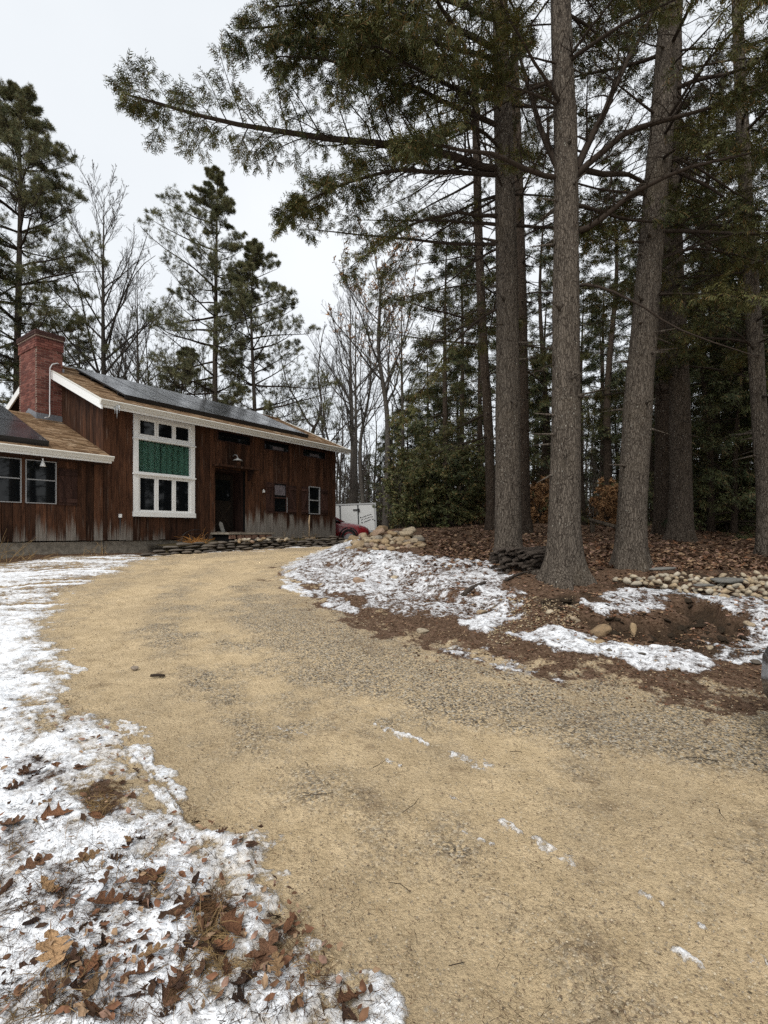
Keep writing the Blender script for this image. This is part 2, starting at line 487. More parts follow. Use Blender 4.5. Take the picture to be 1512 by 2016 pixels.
def surface_masks(X, Y, z, dF, dL, scarp):
    nA = fbm2(X * 2.6, Y * 2.6, 3, 41) - 0.5
    nB = fbm2(X * 9.0, Y * 9.0, 4, 42) - 0.5
    nC = fbm2(X * 30., Y * 30., 2, 43) - 0.5
    # tracks across the lawn run roughly along x: stretched noise
    nT = fbm2(X * 0.5 + Y * .6, Y * 6.5 - X * 2.6, 3, 44) - 0.5
    S = np.zeros_like(X)
    for s, w, P in SNOW:
        S = np.maximum(S, s * sstep(-w, w, poly_sdf(X, Y, P) + nA * 0.35))
    nD = fbm2(X * 16., Y * 22., 3, 49) - 0.5
    snow = np.where(S > 0.02, S * .85 + (nA * 0.40 + nB * 0.55 + nD * 0.6) * sstep(0, .3, S), 0)
    # left lawn
    e = dL + nA * 0.30 + nB * 0.22
    far = sstep(5.5, 8.0, Y)
    cover = 0.58 + 0.42 * sstep(0.0, 0.50, e)
    bp = np.zeros_like(X)
    for P in BROWNPATCH:
        bp = np.maximum(bp, sstep(-0.05, 0.04, poly_sdf(X, Y, P) + nB * 0.22))
    lawn = cover + nA * (0.35 - 0.1 * far) + nB * (0.75 - 0.35 * far) + nC * 0.35 + nT * (0.15 + 1.7 * far) - 0.36 * far - 0.40 * bp
    # bare brown bed along the foot of the house
    bed = sstep(0.0, 1.0, (X * -0.8096 + Y * 0.587) - 12.6 + nA * 0.5)
    lawn = lawn - bed * 1.2
    snow = np.maximum(snow, np.where(e > -0.12, lawn * sstep(-0.12, 0.06, e), 0))
    for a, b, w, s in STREAK:
        ex, ey = b - a; t = np.clip(((X - a[0]) * ex + (Y - a[1]) * ey) / (ex * ex + ey * ey), 0, 1)
        w = w * 0.75
        d = np.hypot(X - a[0] - t * ex, Y - a[1] - t * ey) + nB * w * 6.0 + nC * w * 4.5 + nA * w * 3
        snow = np.maximum(snow, (s * .90) * (1 - sstep(w * 0.2, w * 1.9, d)) + (nC * 0.9 + nB * 0.8) * (d < w * 1.6))
    snow = snow - 1.2 * scarp
    litter = np.maximum(sstep(-0.55, 0.75, dF + nA * 1.2 + nB * .9), np.maximum(bp * 0.8, bed))
    litter = np.maximum(litter, 0.48 * sstep(0.0, 0.35, e))
    grey = sstep(-1.1, 0.9, poly_sdf(X, Y, GREY) + nA * 2.6 + nB * .8)
    earth = np.maximum(scarp, sstep(0.55, 0.75, fbm2(X * 1.4, Y * 1.4, 3, 47)) * sstep(0.4, 1.2, dF) * (1 - sstep(5, 9, dF)))
    track = np.zeros_like(X)
    for P in TRACKS:
        d2 = np.full(X.shape, 1e9)
        for a, b in zip(P[:-1], P[1:]):
            ex, ey = b - a; t = np.clip(((X - a[0]) * ex + (Y - a[1]) * ey) / (ex * ex + ey * ey), 0, 1)
            d2 = np.minimum(d2, (X - a[0] - t * ex) ** 2 + (Y - a[1] - t * ey) ** 2)
        track = np.maximum(track, 1 - sstep(.10, .55, np.sqrt(d2) + nA * .35 + nB * .25))
    surface_masks.track = track
    return np.clip(snow, 0, 1.2), litter, grey, earth

TRACKS = [gpoly(p) for p in ([(560, 1090), (400, 1105), (290, 1150), (225, 1215), (215, 1290), (290, 1400), (420, 1540), (620, 1730), (900, 2000)],
                             [(600, 1092), (480, 1112), (420, 1160), (410, 1230), (470, 1330), (640, 1450), (880, 1570), (1200, 1720), (1560, 1880)],
                             [(700, 1420), (900, 1460), (1200, 1540), (1560, 1620)])]
def mat_ground():
    t = NT('ground_surface')
    p = t.pos()
    snow, lit, grey, earth = (t.attr(n) for n in ('snow', 'litter', 'grey', 'earth'))
    track = t.attr('track')
    # gravel: two sizes of stone with their own tone, plus sand between them
    v1c = t.voro(p, 75, 'F1', 'Color'); v1 = t.voro(p, 75, 'F1', 'Distance')
    v2c = t.voro(p, 38, 'F1', 'Color'); v2 = t.voro(p, 38, 'F1', 'Distance')
    tone = t.n('ShaderNodeSeparateColor'); t.t.links.new(v1c, tone.inputs[0])
    tone2 = t.n('ShaderNodeSeparateColor'); t.t.links.new(v2c, tone2.inputs[0])
    n0 = t.noise(p, 0.9, 5); n1 = t.noise(p, 7, 5, .65); n2 = t.noise(p, 170, 3, .7)
    sand = t.ramp(n1, [(.3, (.53, .40, .235)), (.7, (.75, .58, .36))])
    sand = t.mix(t.math('MULTIPLY', t.smooth(n0, .42, .66), .5), sand, (.42, .325, .205))
    grav = t.ramp(tone.outputs[0], [(0, (.05, .042, .033)), (.3, (.155, .128, .094)), (.7, (.31, .265, .205)), (1, (.64, .58, .47))])
    gfac = t.math('ADD', t.math('MULTIPLY', t.smooth(t.noise(p, 2.3, 7, .72), .38, .62), .72), t.math('SUBTRACT', t.math('MULTIPLY', grey, .95), t.math('MULTIPLY', track, .55)), clamp=True)
    gfac2 = t.math('MULTIPLY', gfac, t.smooth(tone.outputs[1], .2, .55))
    road = t.mix(gfac2, sand, grav)
    big = t.math('MULTIPLY', t.smooth(tone2.outputs[0], .83, .86), t.math('SUBTRACT', 1, t.smooth(v2, .18, .34)))
    bigc = t.ramp(tone2.outputs[1], [(0, (.10, .08, .06)), (.5, (.27, .22, .16)), (1, (.56, .48, .34))])
    road = t.mix(t.math('MULTIPLY', big, .8), road, bigc)
    speck = t.smooth(t.math('ADD', t.noise(p, 42, 5, .85), t.math('MULTIPLY', t.noise(p, 1.7, 4), .14)), .655, .72)
    road = t.mix(t.math('MULTIPLY', speck, .72), road, (.085, .058, .034))
    fleck = t.smooth(t.math('ADD', t.noise(t.pos((1, 1.3, 1)), 58, 3, .7), t.math('MULTIPLY', t.noise(p, 1.1, 4), .10)), .575, .64)
    road = t.mix(t.math('MULTIPLY', fleck, t.math('MULTIPLY_ADD', track, -.30, .62)), road, (.26, .185, .115))
    pale = t.smooth(t.noise(t.pos((1.2, 1, 1)), 66, 3, .7), .62, .68)
    road = t.mix(t.math('MULTIPLY', pale, .5), road, (.80, .66, .44))
    stain = t.smooth(t.math('ADD', t.noise(p, 1.9, 6, .72), t.math('MULTIPLY', t.noise(p, 9, 4, .7), .25)), .70, .82)
    road = t.mix(t.math('MULTIPLY', stain, .42), road, t.ramp(t.noise(p, 70, 3, .7), [(.4, (.075, .048, .028)), (.65, (.30, .20, .12))]))
    # needle and leaf litter
    l1 = t.noise(t.pos((1, 1, 1)), 34, 6, .75)
    lv = t.voro(p, 26, 'F1', 'Color'); ls = t.n('ShaderNodeSeparateColor'); t.t.links.new(lv, ls.inputs[0])
    litc = t.ramp(l1, [(.32, (.034, .020, .012)), (.48, (.105, .062, .038)), (.62, (.190, .125, .082)), (.78, (.33, .245, .17))])
    litc = t.mix(t.math('MULTIPLY', t.smooth(ls.outputs[0], .72, .8), .6), litc, (.20, .125, .085))
    soil = t.ramp(t.noise(p, 24, 6, .7), [(.3, (.014, .010, .007)), (.55, (.045, .030, .018)), (.75, (.10, .068, .04))])
    litc = t.mix(t.math('MULTIPLY', earth, .85), litc, soil)
    lf = t.math('ADD', lit, t.math('MULTIPLY', t.math('SUBTRACT', t.noise(p, 16, 5, .75), .5), 1.1))
    c = t.mix(t.smooth(lf, .35, .65), road, litc)
    # snow: broken up at the scale of blades and needles
    sn = t.math('ADD', snow, t.math('ADD', t.math('MULTIPLY', t.math('SUBTRACT', t.noise(p, 60, 5, .78), .5), .70), t.math('MULTIPLY', t.math('SUBTRACT', t.noise(p, 17, 6, .72), .5), 1.5)))
    sf = t.math('MULTIPLY', t.smooth(sn, .40, .62), t.math('MULTIPLY_ADD', t.smooth(sn, .55, 1.0), .45, .55))
    # stray needles and crumbs lying on it
    crumb = t.smooth(t.noise(t.pos((1, 1, 1)), 75, 5, .82), .585, .66)
    sf = t.math('MULTIPLY', sf, t.math('SUBTRACT', 1, t.math('MULTIPLY', crumb, t.smooth(t.noise(p, 2.2, 3), .30, .62))))
    c = t.mix(sf, c, t.ramp(t.noise(p, 30, 3), [(.3, (.76, .78, .81)), (.7, (.88, .89, .91))]))
    t.color(c); t.rough(0.92); t.b.inputs['Specular IOR Level'].default_value = 0.12
    hroad = t.math('ADD', t.math('MULTIPLY', t.math('SUBTRACT', 1, v1), .5), t.math('ADD', t.math('MULTIPLY', t.math('SUBTRACT', 1, v2), .6), n2))
    hall = t.mix(sf, t.mix(t.smooth(lf, .35, .65), hroad, t.math('MULTIPLY', l1, 2.6)), t.math('ADD', t.math('MULTIPLY', t.noise(p, 40, 5), .9), 1.4))
    t.bump(hall, 0.016, 1.0)
    return t.m
M['ground'] = mat_ground()

def make_ground():
    dense = np.radians(np.arange(-40.5, 40.51, 0.15))
    coarse = np.radians(np.concatenate([np.arange(44, 316, 4.0)]))
    ang = np.concatenate([dense, coarse])                      # clockwise from +Y, closes on itself
    r = [0.02, 0.25, 0.5, 0.75, 1.0]
    while r[-1] < 6: r.append(r[-1] * 1.0047)
    while r[-1] < 16: r.append(r[-1] * 1.0070)
    while r[-1] < 42: r.append(r[-1] * 1.0125)
    while r[-1] < 320: r.append(r[-1] * 1.12)
    r = np.array(r)
    A, R = np.meshgrid(ang, r)
    X, Y = R * np.sin(A), R * np.cos(A)
    sh = X.shape; x, y = X.ravel(), Y.ravel()
    z, dF, dL, scp = ground_detail(x, y)
    snow, lit, grey, earth = surface_masks(x, y, z, dF, dL, scp)
    track = surface_masks.track
    z = z + 0.016 * sstep(.42, .75, snow) + 0.01 * sstep(.9, 1.2, snow) - .018 * track * (dF < 0) * (dL < 0)
    V = np.stack([x, y, z], -1)
    nr, na = sh
    i = np.arange(nr - 1)[:, None] * na; j = np.arange(na)[None, :]; j2 = (j + 1) % na
    F = np.stack([i + j, i + na + j, i + na + j2, i + j2], -1).reshape(-1, 4)[:, ::-1]
    fF = dF[F].mean(1) > 0; fL = (dL[F].mean(1) > 0) & ~fF
    out = {}
    for name, sel in (('driveway', ~(fF | fL)), ('snowy_lawn', fL), ('forest_floor', fF)):
        Fs = F[sel]
        used, inv = np.unique(Fs, return_inverse=True)
        g = Geo(); g.add(V[used], inv.reshape(-1, 4), smooth=True)
        me = g.mesh(name, M['ground'])
        for an, arr in (('snow', snow), ('litter', lit), ('grey', grey), ('earth', earth), ('track', track)):
            at = me.attributes.new(an, 'FLOAT', 'POINT'); at.data.foreach_set('value', arr[used].astype(np.float32))
        out[name] = link(name, me, kind='structure')
    return out
GROUND = make_ground()
out_labels = {'driveway': ('sandy gravel driveway curving up to the brown house', 'driveway'),
              'snowy_lawn': ('snow dusted lawn left of the driveway strewn with oak leaves', 'lawn'),
              'forest_floor': ('leaf and needle covered bank under the tall hemlocks', 'ground')}
for k_, (l_, c_) in out_labels.items():
    GROUND[k_]['label'] = l_; GROUND[k_]['category'] = c_

# ------------------------------------------------------------------ house: local x along the front, y into the house, z up
HANG = math.atan2(0.8096, 0.5870)
HP = (-4.9665, 16.5)
house = thing('barn_house', 'brown board-sided house with brick chimney, solar panels and a low left wing', 'house', (HP[0], HP[1], 0), HANG)
def hw(x, y):                                   # house local -> world
    return HP[0] + x * 0.5870 - y * 0.8096, HP[1] + x * 0.8096 + y * 0.5870

def mat_wood(name, base, lite, weather=True):
    t = NT(name)
    co = t.coord('Object')
    r = t.rand()
    off = t.n('ShaderNodeCombineXYZ'); t.t.links.new(t.math('MULTIPLY', r, 37.0), off.inputs[0]); t.t.links.new(t.math('MULTIPLY', r, 11.0), off.inputs[2])
    va = t.n('ShaderNodeVectorMath', operation='ADD'); t.t.links.new(co, va.inputs[0]); t.t.links.new(off.outputs[0], va.inputs[1])
    mp = t.n('ShaderNodeMapping'); mp.inputs['Scale'].default_value = (1, 1, .055); t.t.links.new(va.outputs[0], mp.inputs['Vector'])
    g1 = t.noise(mp.outputs[0], 34, 6, .65); g2 = t.noise(va.outputs[0], 2.1, 4, .6)
    mp2 = t.n('ShaderNodeMapping'); mp2.inputs['Scale'].default_value = (1, 1, .16); t.t.links.new(va.outputs[0], mp2.inputs['Vector'])
    g3 = t.noise(mp2.outputs[0], 9, 5, .7)
    c = t.mix(t.ramp(g1, [(.36, 0), (.66, 1)]), base, lite)
    c = t.mix(t.math('MULTIPLY', t.smooth(g3, .44, .66), .7), c, (base[0] * .32, base[1] * .32, base[2] * .36))
    hv = t.n('ShaderNodeHueSaturation'); t.t.links.new(c, hv.inputs['Color'])
    t.t.links.new(t.math('MULTIPLY_ADD', r, 1.0, .5), hv.inputs['Value'])
    c = hv.outputs[0]
    if weather:                                # bare silvered wood where rain splashes the board feet
        sx = t.n('ShaderNodeSeparateXYZ'); t.t.links.new(co, sx.inputs[0])
        zz = t.math('ADD', sx.outputs[2], t.math('MULTIPLY', t.math('SUBTRACT', t.noise(mp.outputs[0], 11, 5, .65), .5), 1.15))
        lift = t.math('MULTIPLY_ADD', t.smooth(sx.outputs[0], -.8, 1.2), .58, 1.27)
        lift = t.math('SUBTRACT', lift, t.math('MULTIPLY', t.smooth(sx.outputs[0], 3.4, 5), .12))
        lift = t.math('ADD', lift, t.math('MULTIPLY', t.math('SUBTRACT', r, .5), .75))
        w = t.math('SUBTRACT', 1, t.smooth(t.math('SUBTRACT', zz, lift), -.16, .30))
        gr = t.ramp(g1, [(.3, (.10, .085, .07)), (.7, (.31, .285, .25))])
        c = t.mix(t.math('MULTIPLY', w, .9), c, gr)
        # rain streaks, greyed grain here and there
        st = t.smooth(t.noise(mp.outputs[0], 21, 3, .5), .64, .72)
        c = t.mix(t.math('MULTIPLY', st, .45), c, (.16, .125, .10))
    t.color(c); t.rough(.82); t.b.inputs['Specular IOR Level'].default_value = .15
    t.bump(g1, .006)
    return t.m
M['plank'] = mat_wood('stained_plank', (.038, .0170, .0095), (.092, .040, .0205))
M['shutter'] = mat_wood('shutter_wood', (.040, .019, .014), (.060, .030, .022), False)
M['dark'] = plain('dark_interior', (.006, .006, .006), .9, .1)
M['trim'] = M['white']
M['gutter'] = plain('gutter_metal', (.62, .60, .54), .45, .4, var=.05)
M['alu'] = plain('grey_window_metal', (.30, .30, .30), .45, .4, var=.06)
M['lead'] = plain('lead_flashing', (.17, .18, .20), .6, .4, var=.2)
M['concrete'] = plain('old_concrete', (.235, .205, .165), .9, .15, var=.22, bump=.01, bscale=9)
M['pipe'] = plain('grey_conduit', (.50, .50, .50), .4, .5, var=.05)
M['black'] = plain('black_metal', (.012, .012, .013), .4, .4)

# ---- boards
def boards(parent, x0, x1, zb, zt, holes, width=0.19, axis='x', fixed=0.0, wallname='plank', zt_fn=None, zb_fn=None):
    edges = sorted({x0, x1, *[h[0] for h in holes if x0 < h[0] < x1], *[h[1] for h in holes if x0 < h[1] < x1]})
    for a, b in zip(edges[:-1], edges[1:]):
        n = max(1, round((b - a) / width))
        cuts = np.linspace(a, b, n + 1)
        if n > 1: cuts[1:-1] += RNG.uniform(-.022, .022, n - 1)
        for p, q in zip(cuts[:-1], cuts[1:]):
            m = (p + q) / 2
            top = zt_fn(p, q) if zt_fn else zt
            bot = (zb_fn(p, q) if zb_fn else zb)
            segs = [(bot, top)]
            for h in holes:
                if h[0] - 1e-6 <= m <= h[1] + 1e-6:
                    ns = []
                    for s in segs:
                        if h[2] > s[0] + .02: ns.append((s[0], min(h[2], s[1])))
                        if h[3] < s[1] - .02: ns.append((max(h[3], s[0]), s[1]))
                    segs = [s for s in ns if s[1] - s[0] > .02]
            for s0, s1 in segs:
                g = Geo(); d = RNG.uniform(0, .008); gap = RNG.uniform(.003, .007)
                e0 = s0 + (RNG.uniform(-.012, .012) if s0 == bot and not zb_fn else 0)
                if axis == 'x': g.box(p + gap, q - gap, fixed - .022 - d, fixed, e0, s1)
                else: g.box(fixed - .022 - d, fixed, p + gap, q - gap, e0, s1)
                g.build(wallname, M['plank'], parent)

ZB, ZT = 1.325, 4.80
BIG = (-3.24, -1.37, 2.0, 4.78); DOOR = (-.62, .56, 1.56, 3.56)
W1 = (1.77, 2.42, 2.23, 3.30); W2 = (3.53, 4.15, 2.23, 3.29)
T1 = (-.55, .80, 4.42, 4.78); T2 = (1.35, 2.55, 4.40, 4.76); T3 = (3.20, 4.52, 4.38, 4.72)
front = [BIG, DOOR, W1, W2, T1, T2, T3]
fw = Geo()                                       # sheathing behind the boards
for x0, x1, z0, z1 in ((-4, -3.24, ZB, ZT), (-3.24, -1.37, ZB, 2.0), (-1.37, -.62, ZB, ZT), (-.62, .56, 3.56, 4.42), (.80, 1.35, ZB, ZT), (.56, .80, ZB, 4.42), (1.35, 2.55, 3.30, 4.40), (1.35, 1.77, ZB, 3.30), (1.77, 2.42, ZB, 2.23), (2.42, 2.55, ZB, 3.30),
                       (2.55, 3.20, ZB, ZT), (3.20, 4.52, 3.29, 4.38), (3.20, 3.53, ZB, 3.29), (3.53, 4.15, ZB, 2.23), (4.15, 4.52, ZB, 3.29), (4.52, 5.09, ZB, ZT)):
    fw.box(x0, x1, .002, .10, z0, z1)
front_wall = fw.build('front_wall', M['dark'], house)
boards(front_wall, -4.0, 5.09, ZB, ZT, front)
g = Geo()                                        # other walls as solid backing
SL = .43
def roof_z(y): return 4.88 + SL * (y + .45) if y <= 3.6 else 4.88 + SL * (7.65 - y)
g.prism([(.1, ZB), (7.1, ZB), (7.1, roof_z(7.1) - .14), (3.6, roof_z(3.6) - .14), (.1, roof_z(.1) - .14)], 'x', -3.995, -3.9)
gable = g.build('gable_wall', M['dark'], house)
def gtop(p, q): return roof_z(max(p, -.0)) - .13 if q < 3.6 else min(roof_z(p), roof_z(q)) - .13
boards(gable, -.02, 7.1, ZB, 0, [], .19, 'y', -3.997, zt_fn=gtop, zb_fn=lambda p, q: ZB)
g = Geo()
g.prism([(.0, ZB), (7.1, ZB), (7.1, roof_z(7.1) - .14), (3.6, roof_z(3.6) - .14), (.0, roof_z(0) - .14)], 'x', 5.0, 5.085)
g.box(-3.9, 5.0, 7.0, 7.1, ZB, roof_z(7.1) - .14)
g.box(-3.9, 5.0, .11, 7.0, 1.22, 1.30)
g.box(-3.9, 5.0, 2.4, 2.5, 1.30, 4.9)            # partition behind the front rooms
g.build('rear_wall', M['dark'], house)
g = Geo(); g.box(-3.98, 5.07, .04, .25, .6, 1.305); g.build('foundation', M['concrete'], house)
g = Geo(); g.box(-4.03, -3.93, -.045, -.024, ZB, 3.3)
g.build('corner_board', M['plank'], house)
for bx, z0 in ((.76, 3.45), (2.66, 3.4)):
    g = Geo(); g.box(bx, bx + .045, -.05, -.031, z0, 4.78); g.build('batten', M['plank'], house)

# ---- roofs
def mat_shingle():
    t = NT('tan_shingle'); i = t.island(); co = t.coord('Object')
    c = t.ramp(i, [(0, (.14, .084, .046)), (.4, (.205, .130, .074)), (.75, (.265, .176, .104)), (1, (.34, .245, .16))])
    gr = t.noise(co, 160, 3, .8)
    c = t.mix(t.math('MULTIPLY', t.smooth(gr, .45, .7), .45), c, (.10, .062, .035))
    moss = t.smooth(t.noise(co, 1.6, 5), .54, .72)
    c = t.mix(t.math('MULTIPLY', moss, .45), c, (.12, .085, .04))
    t.color(c); t.rough(.95); t.b.inputs['Specular IOR Level'].default_value = .1; t.bump(gr, .004)
    return t.m
M['shingle'] = mat_shingle()
M['deck'] = plain('roof_deck', (.05, .035, .025), .9, .1)

def roof_slope(x0, x1, ye, ze, yr, sgn=1, name='roof'):
    """One slope: deck from the eave (ye, ze) to the ridge yr; shingle tabs laid on it in courses."""
    L = abs(yr - ye)
    zr = ze + SL * L
    g = Geo()
    g.prism([(ye, ze - .09), (yr, zr - .09), (yr, zr), (ye, ze)], 'x', x0, x1)
    deck = g.build(name, M['deck'], house)
    s = Geo(); slope_len = L * math.hypot(1, SL); ex = .14
    n = int(slope_len / ex) + 1
    cy, cz = 1 / math.hypot(1, SL), SL / math.hypot(1, SL)
    for k in range(n):
        a = k * ex - .02; b = min(a + .19, slope_len)
        if b - a < .03: continue
        x = x0 - RNG.uniform(0, .25)
        while x < x1:
            w = RNG.choice([.14, .2, .28, .34]); xa, xb = max(x, x0), min(x + w - .004, x1)
            x += w
            if xb - xa < .02: continue
            lift = RNG.choice([.014, .022])
            def pt(xx, d, h):
                return (xx, ye + sgn * (d * cy - h * cz), ze + d * cz + h * cy)
            s.add([pt(xa, a, .004), pt(xb, a, .004), pt(xb, a, lift), pt(xa, a, lift), pt(xa, b, .006), pt(xb, b, .006)],
                  [(0, 1, 2, 3), (3, 2, 5, 4)])
    s.build('shingles', M['shingle'], deck, kind='stuff')
    return deck
roof_slope(-4.26, 5.36, -.45, 4.88, 3.6)
roof_slope(-4.26, 5.36, 7.65, 4.88, 3.6, -1)
WZ = 3.47
roof_slope(-12.0, -4.02, -.42, WZ, 2.95, name='wing_roof')
roof_slope(-12.0, -4.02, 6.3, WZ, 2.95, -1, name='wing_roof')
g = Geo(); g.box(-4.27, 5.37, 3.5, 3.7, 6.62, 6.66); g.build('ridge_cap', M['shingle'], house)

def gutter(x0, x1, y, zt):
    prof = [(y, zt), (y - .10, zt), (y - .115, zt - .02), (y - .10, zt - .045), (y - .075, zt - .075), (y - .06, zt - .12), (y, zt - .12)]
    g = Geo(); g.prism(prof, 'x', x0, x1)
    return g.build('gutter', M['gutter'], house)
gutter(-4.32, 5.42, -.45, 4.885)
g = Geo(); g.box(-4.26, 5.36, -.449, -.42, 4.70, 4.79); g.build('fascia', M['trim'], house)
g = Geo(); g.box(-4.2, 5.3, -.42, -.03, 4.775, 4.789); g.build('soffit', M['plank'], house)
gutter(-12, -3.98, -.42, WZ + .005)
g = Geo(); g.box(-12, -4.0, -.419, -.39, WZ - .17, WZ - .093); g.build('fascia', M['trim'], house)
g = Geo(); g.box(-12, -4.0, -.39, -.03, WZ - .19, WZ - .178); g.build('soffit', M['plank'], house)
for x0, x1 in ((-4.30, -4.262), (5.362, 5.40)):        # rakes
    for pts in ([(-.5, 4.86), (3.6, 6.625), (3.6, 6.40), (-.5, 4.635)], [(7.65, 4.86), (3.6, 6.60), (3.6, 6.385), (7.65, 4.645)]):
        g = Geo(); g.prism(pts, 'x', x0, x1); rk = g.build('rake_board', M['trim'], house)
    g = Geo(); g.prism([(-.5, 4.885), (3.6, 6.65), (3.6, 6.627), (-.5, 4.862)], 'x', x0 - .01, x1 + .01); g.build('drip_edge', M['gutter'], house)

# ---- solar panels
def mat_panel():
    t = NT('solar_cells'); co = t.coord('Object')
    t.color(t.mix(t.smooth(t.noise(co, .9, 5), .4, .65), (.014, .015, .018), (.03, .032, .038))); t.rough(t.ramp(t.noise(co, 2.2, 4), [(.35, .16), (.7, .34)]))
    t.b.inputs['Specular IOR Level'].default_value = .6; t.b.inputs['Coat Weight'].default_value = .25; t.b.inputs['Coat Roughness'].default_value = .12
    return t.m
M['panel'] = mat_panel()
def panels(x0, nx, wx, ye, ze, d0, ny, ly, side_face=True):
    c = math.hypot(1, SL); cy, cz = 1 / c, SL / c
    for j in range(ny):
        for i in range(nx):
            xa, xb = x0 + i * wx + .008, x0 + (i + 1) * wx - .008
            a, b = d0 + j * ly + .008, d0 + (j + 1) * ly - .008
            def P(x, d, h): return (x, ye + d * cy - h * cz, ze + d * cz + h * cy)
            g = Geo()
            g.add([P(xa, a, .10), P(xb, a, .10), P(xb, b, .10), P(xa, b, .10), P(xa, a, .14), P(xb, a, .14), P(xb, b, .14), P(xa, b, .14)],
                  [(0,3,2,1),(0,1,5,4),(1,2,6,5),(2,3,7,6),(3,0,4,7),(4,5,6,7)])
            pn = g.build('solar_panel', M['black'], house)
            g = Geo(); m = .02
            g.add([P(xa + m, a + m, .142), P(xb - m, a + m, .142), P(xb - m, b - m, .142), P(xa + m, b - m, .142)], [(0, 1, 2, 3)])
            g.build('cell_sheet', M['panel'], pn)
    for j in range(ny * 2):                      # rails
        g = Geo(); d = d0 + (j + .5) * ly / 2
        def P(x, d, h): return (x, ye + d * cy - h * cz, ze + d * cz + h * cy)
        xa, xb = x0, x0 + nx * wx
        g.add([P(xa, d - .02, .02), P(xb, d - .02, .02), P(xb, d + .02, .02), P(xa, d + .02, .02), P(xa, d - .02, .099), P(xb, d - .02, .099), P(xb, d + .02, .099), P(xa, d + .02, .099)],
              [(0,3,2,1),(0,1,5,4),(1,2,6,5),(2,3,7,6),(3,0,4,7),(4,5,6,7)])
        g.build('mounting_rail', M['black'], house)
    g = Geo()                                    # dark skirt along the lower edge
    g.add([P(x0, d0 - .02, .01), P(x0 + nx * wx, d0 - .02, .01), P(x0 + nx * wx, d0 - .02, .15), P(x0, d0 - .02, .15),
           P(x0, d0 + .004, .01), P(x0 + nx * wx, d0 + .004, .01), P(x0 + nx * wx, d0 + .004, .15), P(x0, d0 + .004, .15)],
          [(0,1,2,3),(3,2,6,7),(4,7,6,5),(0,3,7,4),(1,5,6,2)])
    g.build('panel_skirt', M['black'], house)
panels(-3.36, 7, 1.01, -.45, 4.88, .72, 2, 1.70)
panels(-5.38 - 1.01 * 6, 6, 1.01, -.42, WZ, .22, 2, 1.62)

# ---- chimney
def mat_brick():
    t = NT('red_brick'); r = t.rand(); i = t.island(); co = t.coord('Object')
    rr = t.math('FRACT', t.math('ADD', r, i))
    c = t.ramp(rr, [(0, (.085, .030, .024)), (.35, (.13, .044, .034)), (.75, (.175, .062, .046)), (1, (.215, .095, .075))])
    n = t.noise(co, 28, 6, .7)
    c = t.mix(t.math('MULTIPLY', t.smooth(n, .52, .72), .5), c, (.07, .03, .025))
    sx = t.n('ShaderNodeSeparateXYZ'); t.t.links.new(co, sx.inputs[0])
    soot = t.smooth(t.math('ADD', sx.outputs[2], t.math('MULTIPLY', n, .25)), 7.02, 7.2)   # soot stain round the flue
    c = t.mix(t.math('MULTIPLY', soot, .8), c, (.022, .014, .012))
    t.color(c); t.rough(.92); t.bump(n, .004)
    return t.m
M['brick'] = mat_brick()
M['mortar'] = plain('mortar', (.34, .26, .21), .95, .1, var=.2)
CX0, CX1, CY0, CY1, CZ0, CZ1 = -4.66, -4.0, 2.45, 3.72, 4.55, 7.20
g = Geo(); g.box(CX0 + .005, CX1 - .008, CY0 + .005, CY1 - .012, 3.9, CZ1 - .17); g.box(CX0 - .03, CX1 + .03, CY0 - .03, CY1 + .03, CZ1 - .17, CZ1 - .01)
g.box(CX0 + .2, CX1 - .2, CY0 + .3, CY1 - .3, CZ1 - .01, CZ1 + .03)
chim = g.build('chimney', M['mortar'], house)
allb = []
row, k = CZ0, 0
while row < CZ1 - .01:
    out = .0 if row < 6.72 else (.022 if row < 7.02 else .055)
    x0, x1, y0, y1 = CX0 - out, CX1 + (out if row > 6.6 else 0), CY0 - out, CY1 + out
    h = min(.058, CZ1 - row)
    d = .10
    xs = [x0] + list(np.arange(x0 + (.103 if k % 2 else .206), x1 - .04, .206)) + [x1]
    for a, b in zip(xs[:-1], xs[1:]):
        allb.append((a + .005, b - .005, y0 + RNG.uniform(-.003, .002), y0 + d, row, row + h, 0 if b - a > .1 else 1))
        allb.append((a + .005, b - .005, y1 - d, y1, row, row + h, 3))
    ys = [y0 + d + .01] + list(np.arange(y0 + d + (.206 if k % 2 else .103), y1 - d - .05, .206)) + [y1 - d - .01]
    for a, b in zip(ys[:-1], ys[1:]):
        allb.append((x0 + RNG.uniform(-.003, .002), x0 + d, a + .005, b - .005, row, row + h, 2))
        allb.append((x1 - d, x1, a + .005, b - .005, row, row + h, 3 if row < 6.6 else 2.5))
    row += .068; k += 1
allb.sort(key=lambda b: b[6])
rest = Geo(); nb = 0
for b in allb:
    vis = b[4] > 3.55 + SL * (b[2] + .4) - .1
    if nb < 298 and vis and b[6] < 2.6:
        g = Geo(); g.box(*b[:6]); g.build('brick', M['brick'], chim); nb += 1
    else: rest.box(*b[:6])
rest.build('remaining_bricks', M['brick'], chim, kind='stuff')
def wing_z(y): return WZ + SL * (min(y, 5.9 - y) + .42)
g = Geo()                                         # flashing steps up the wing roof along the chimney
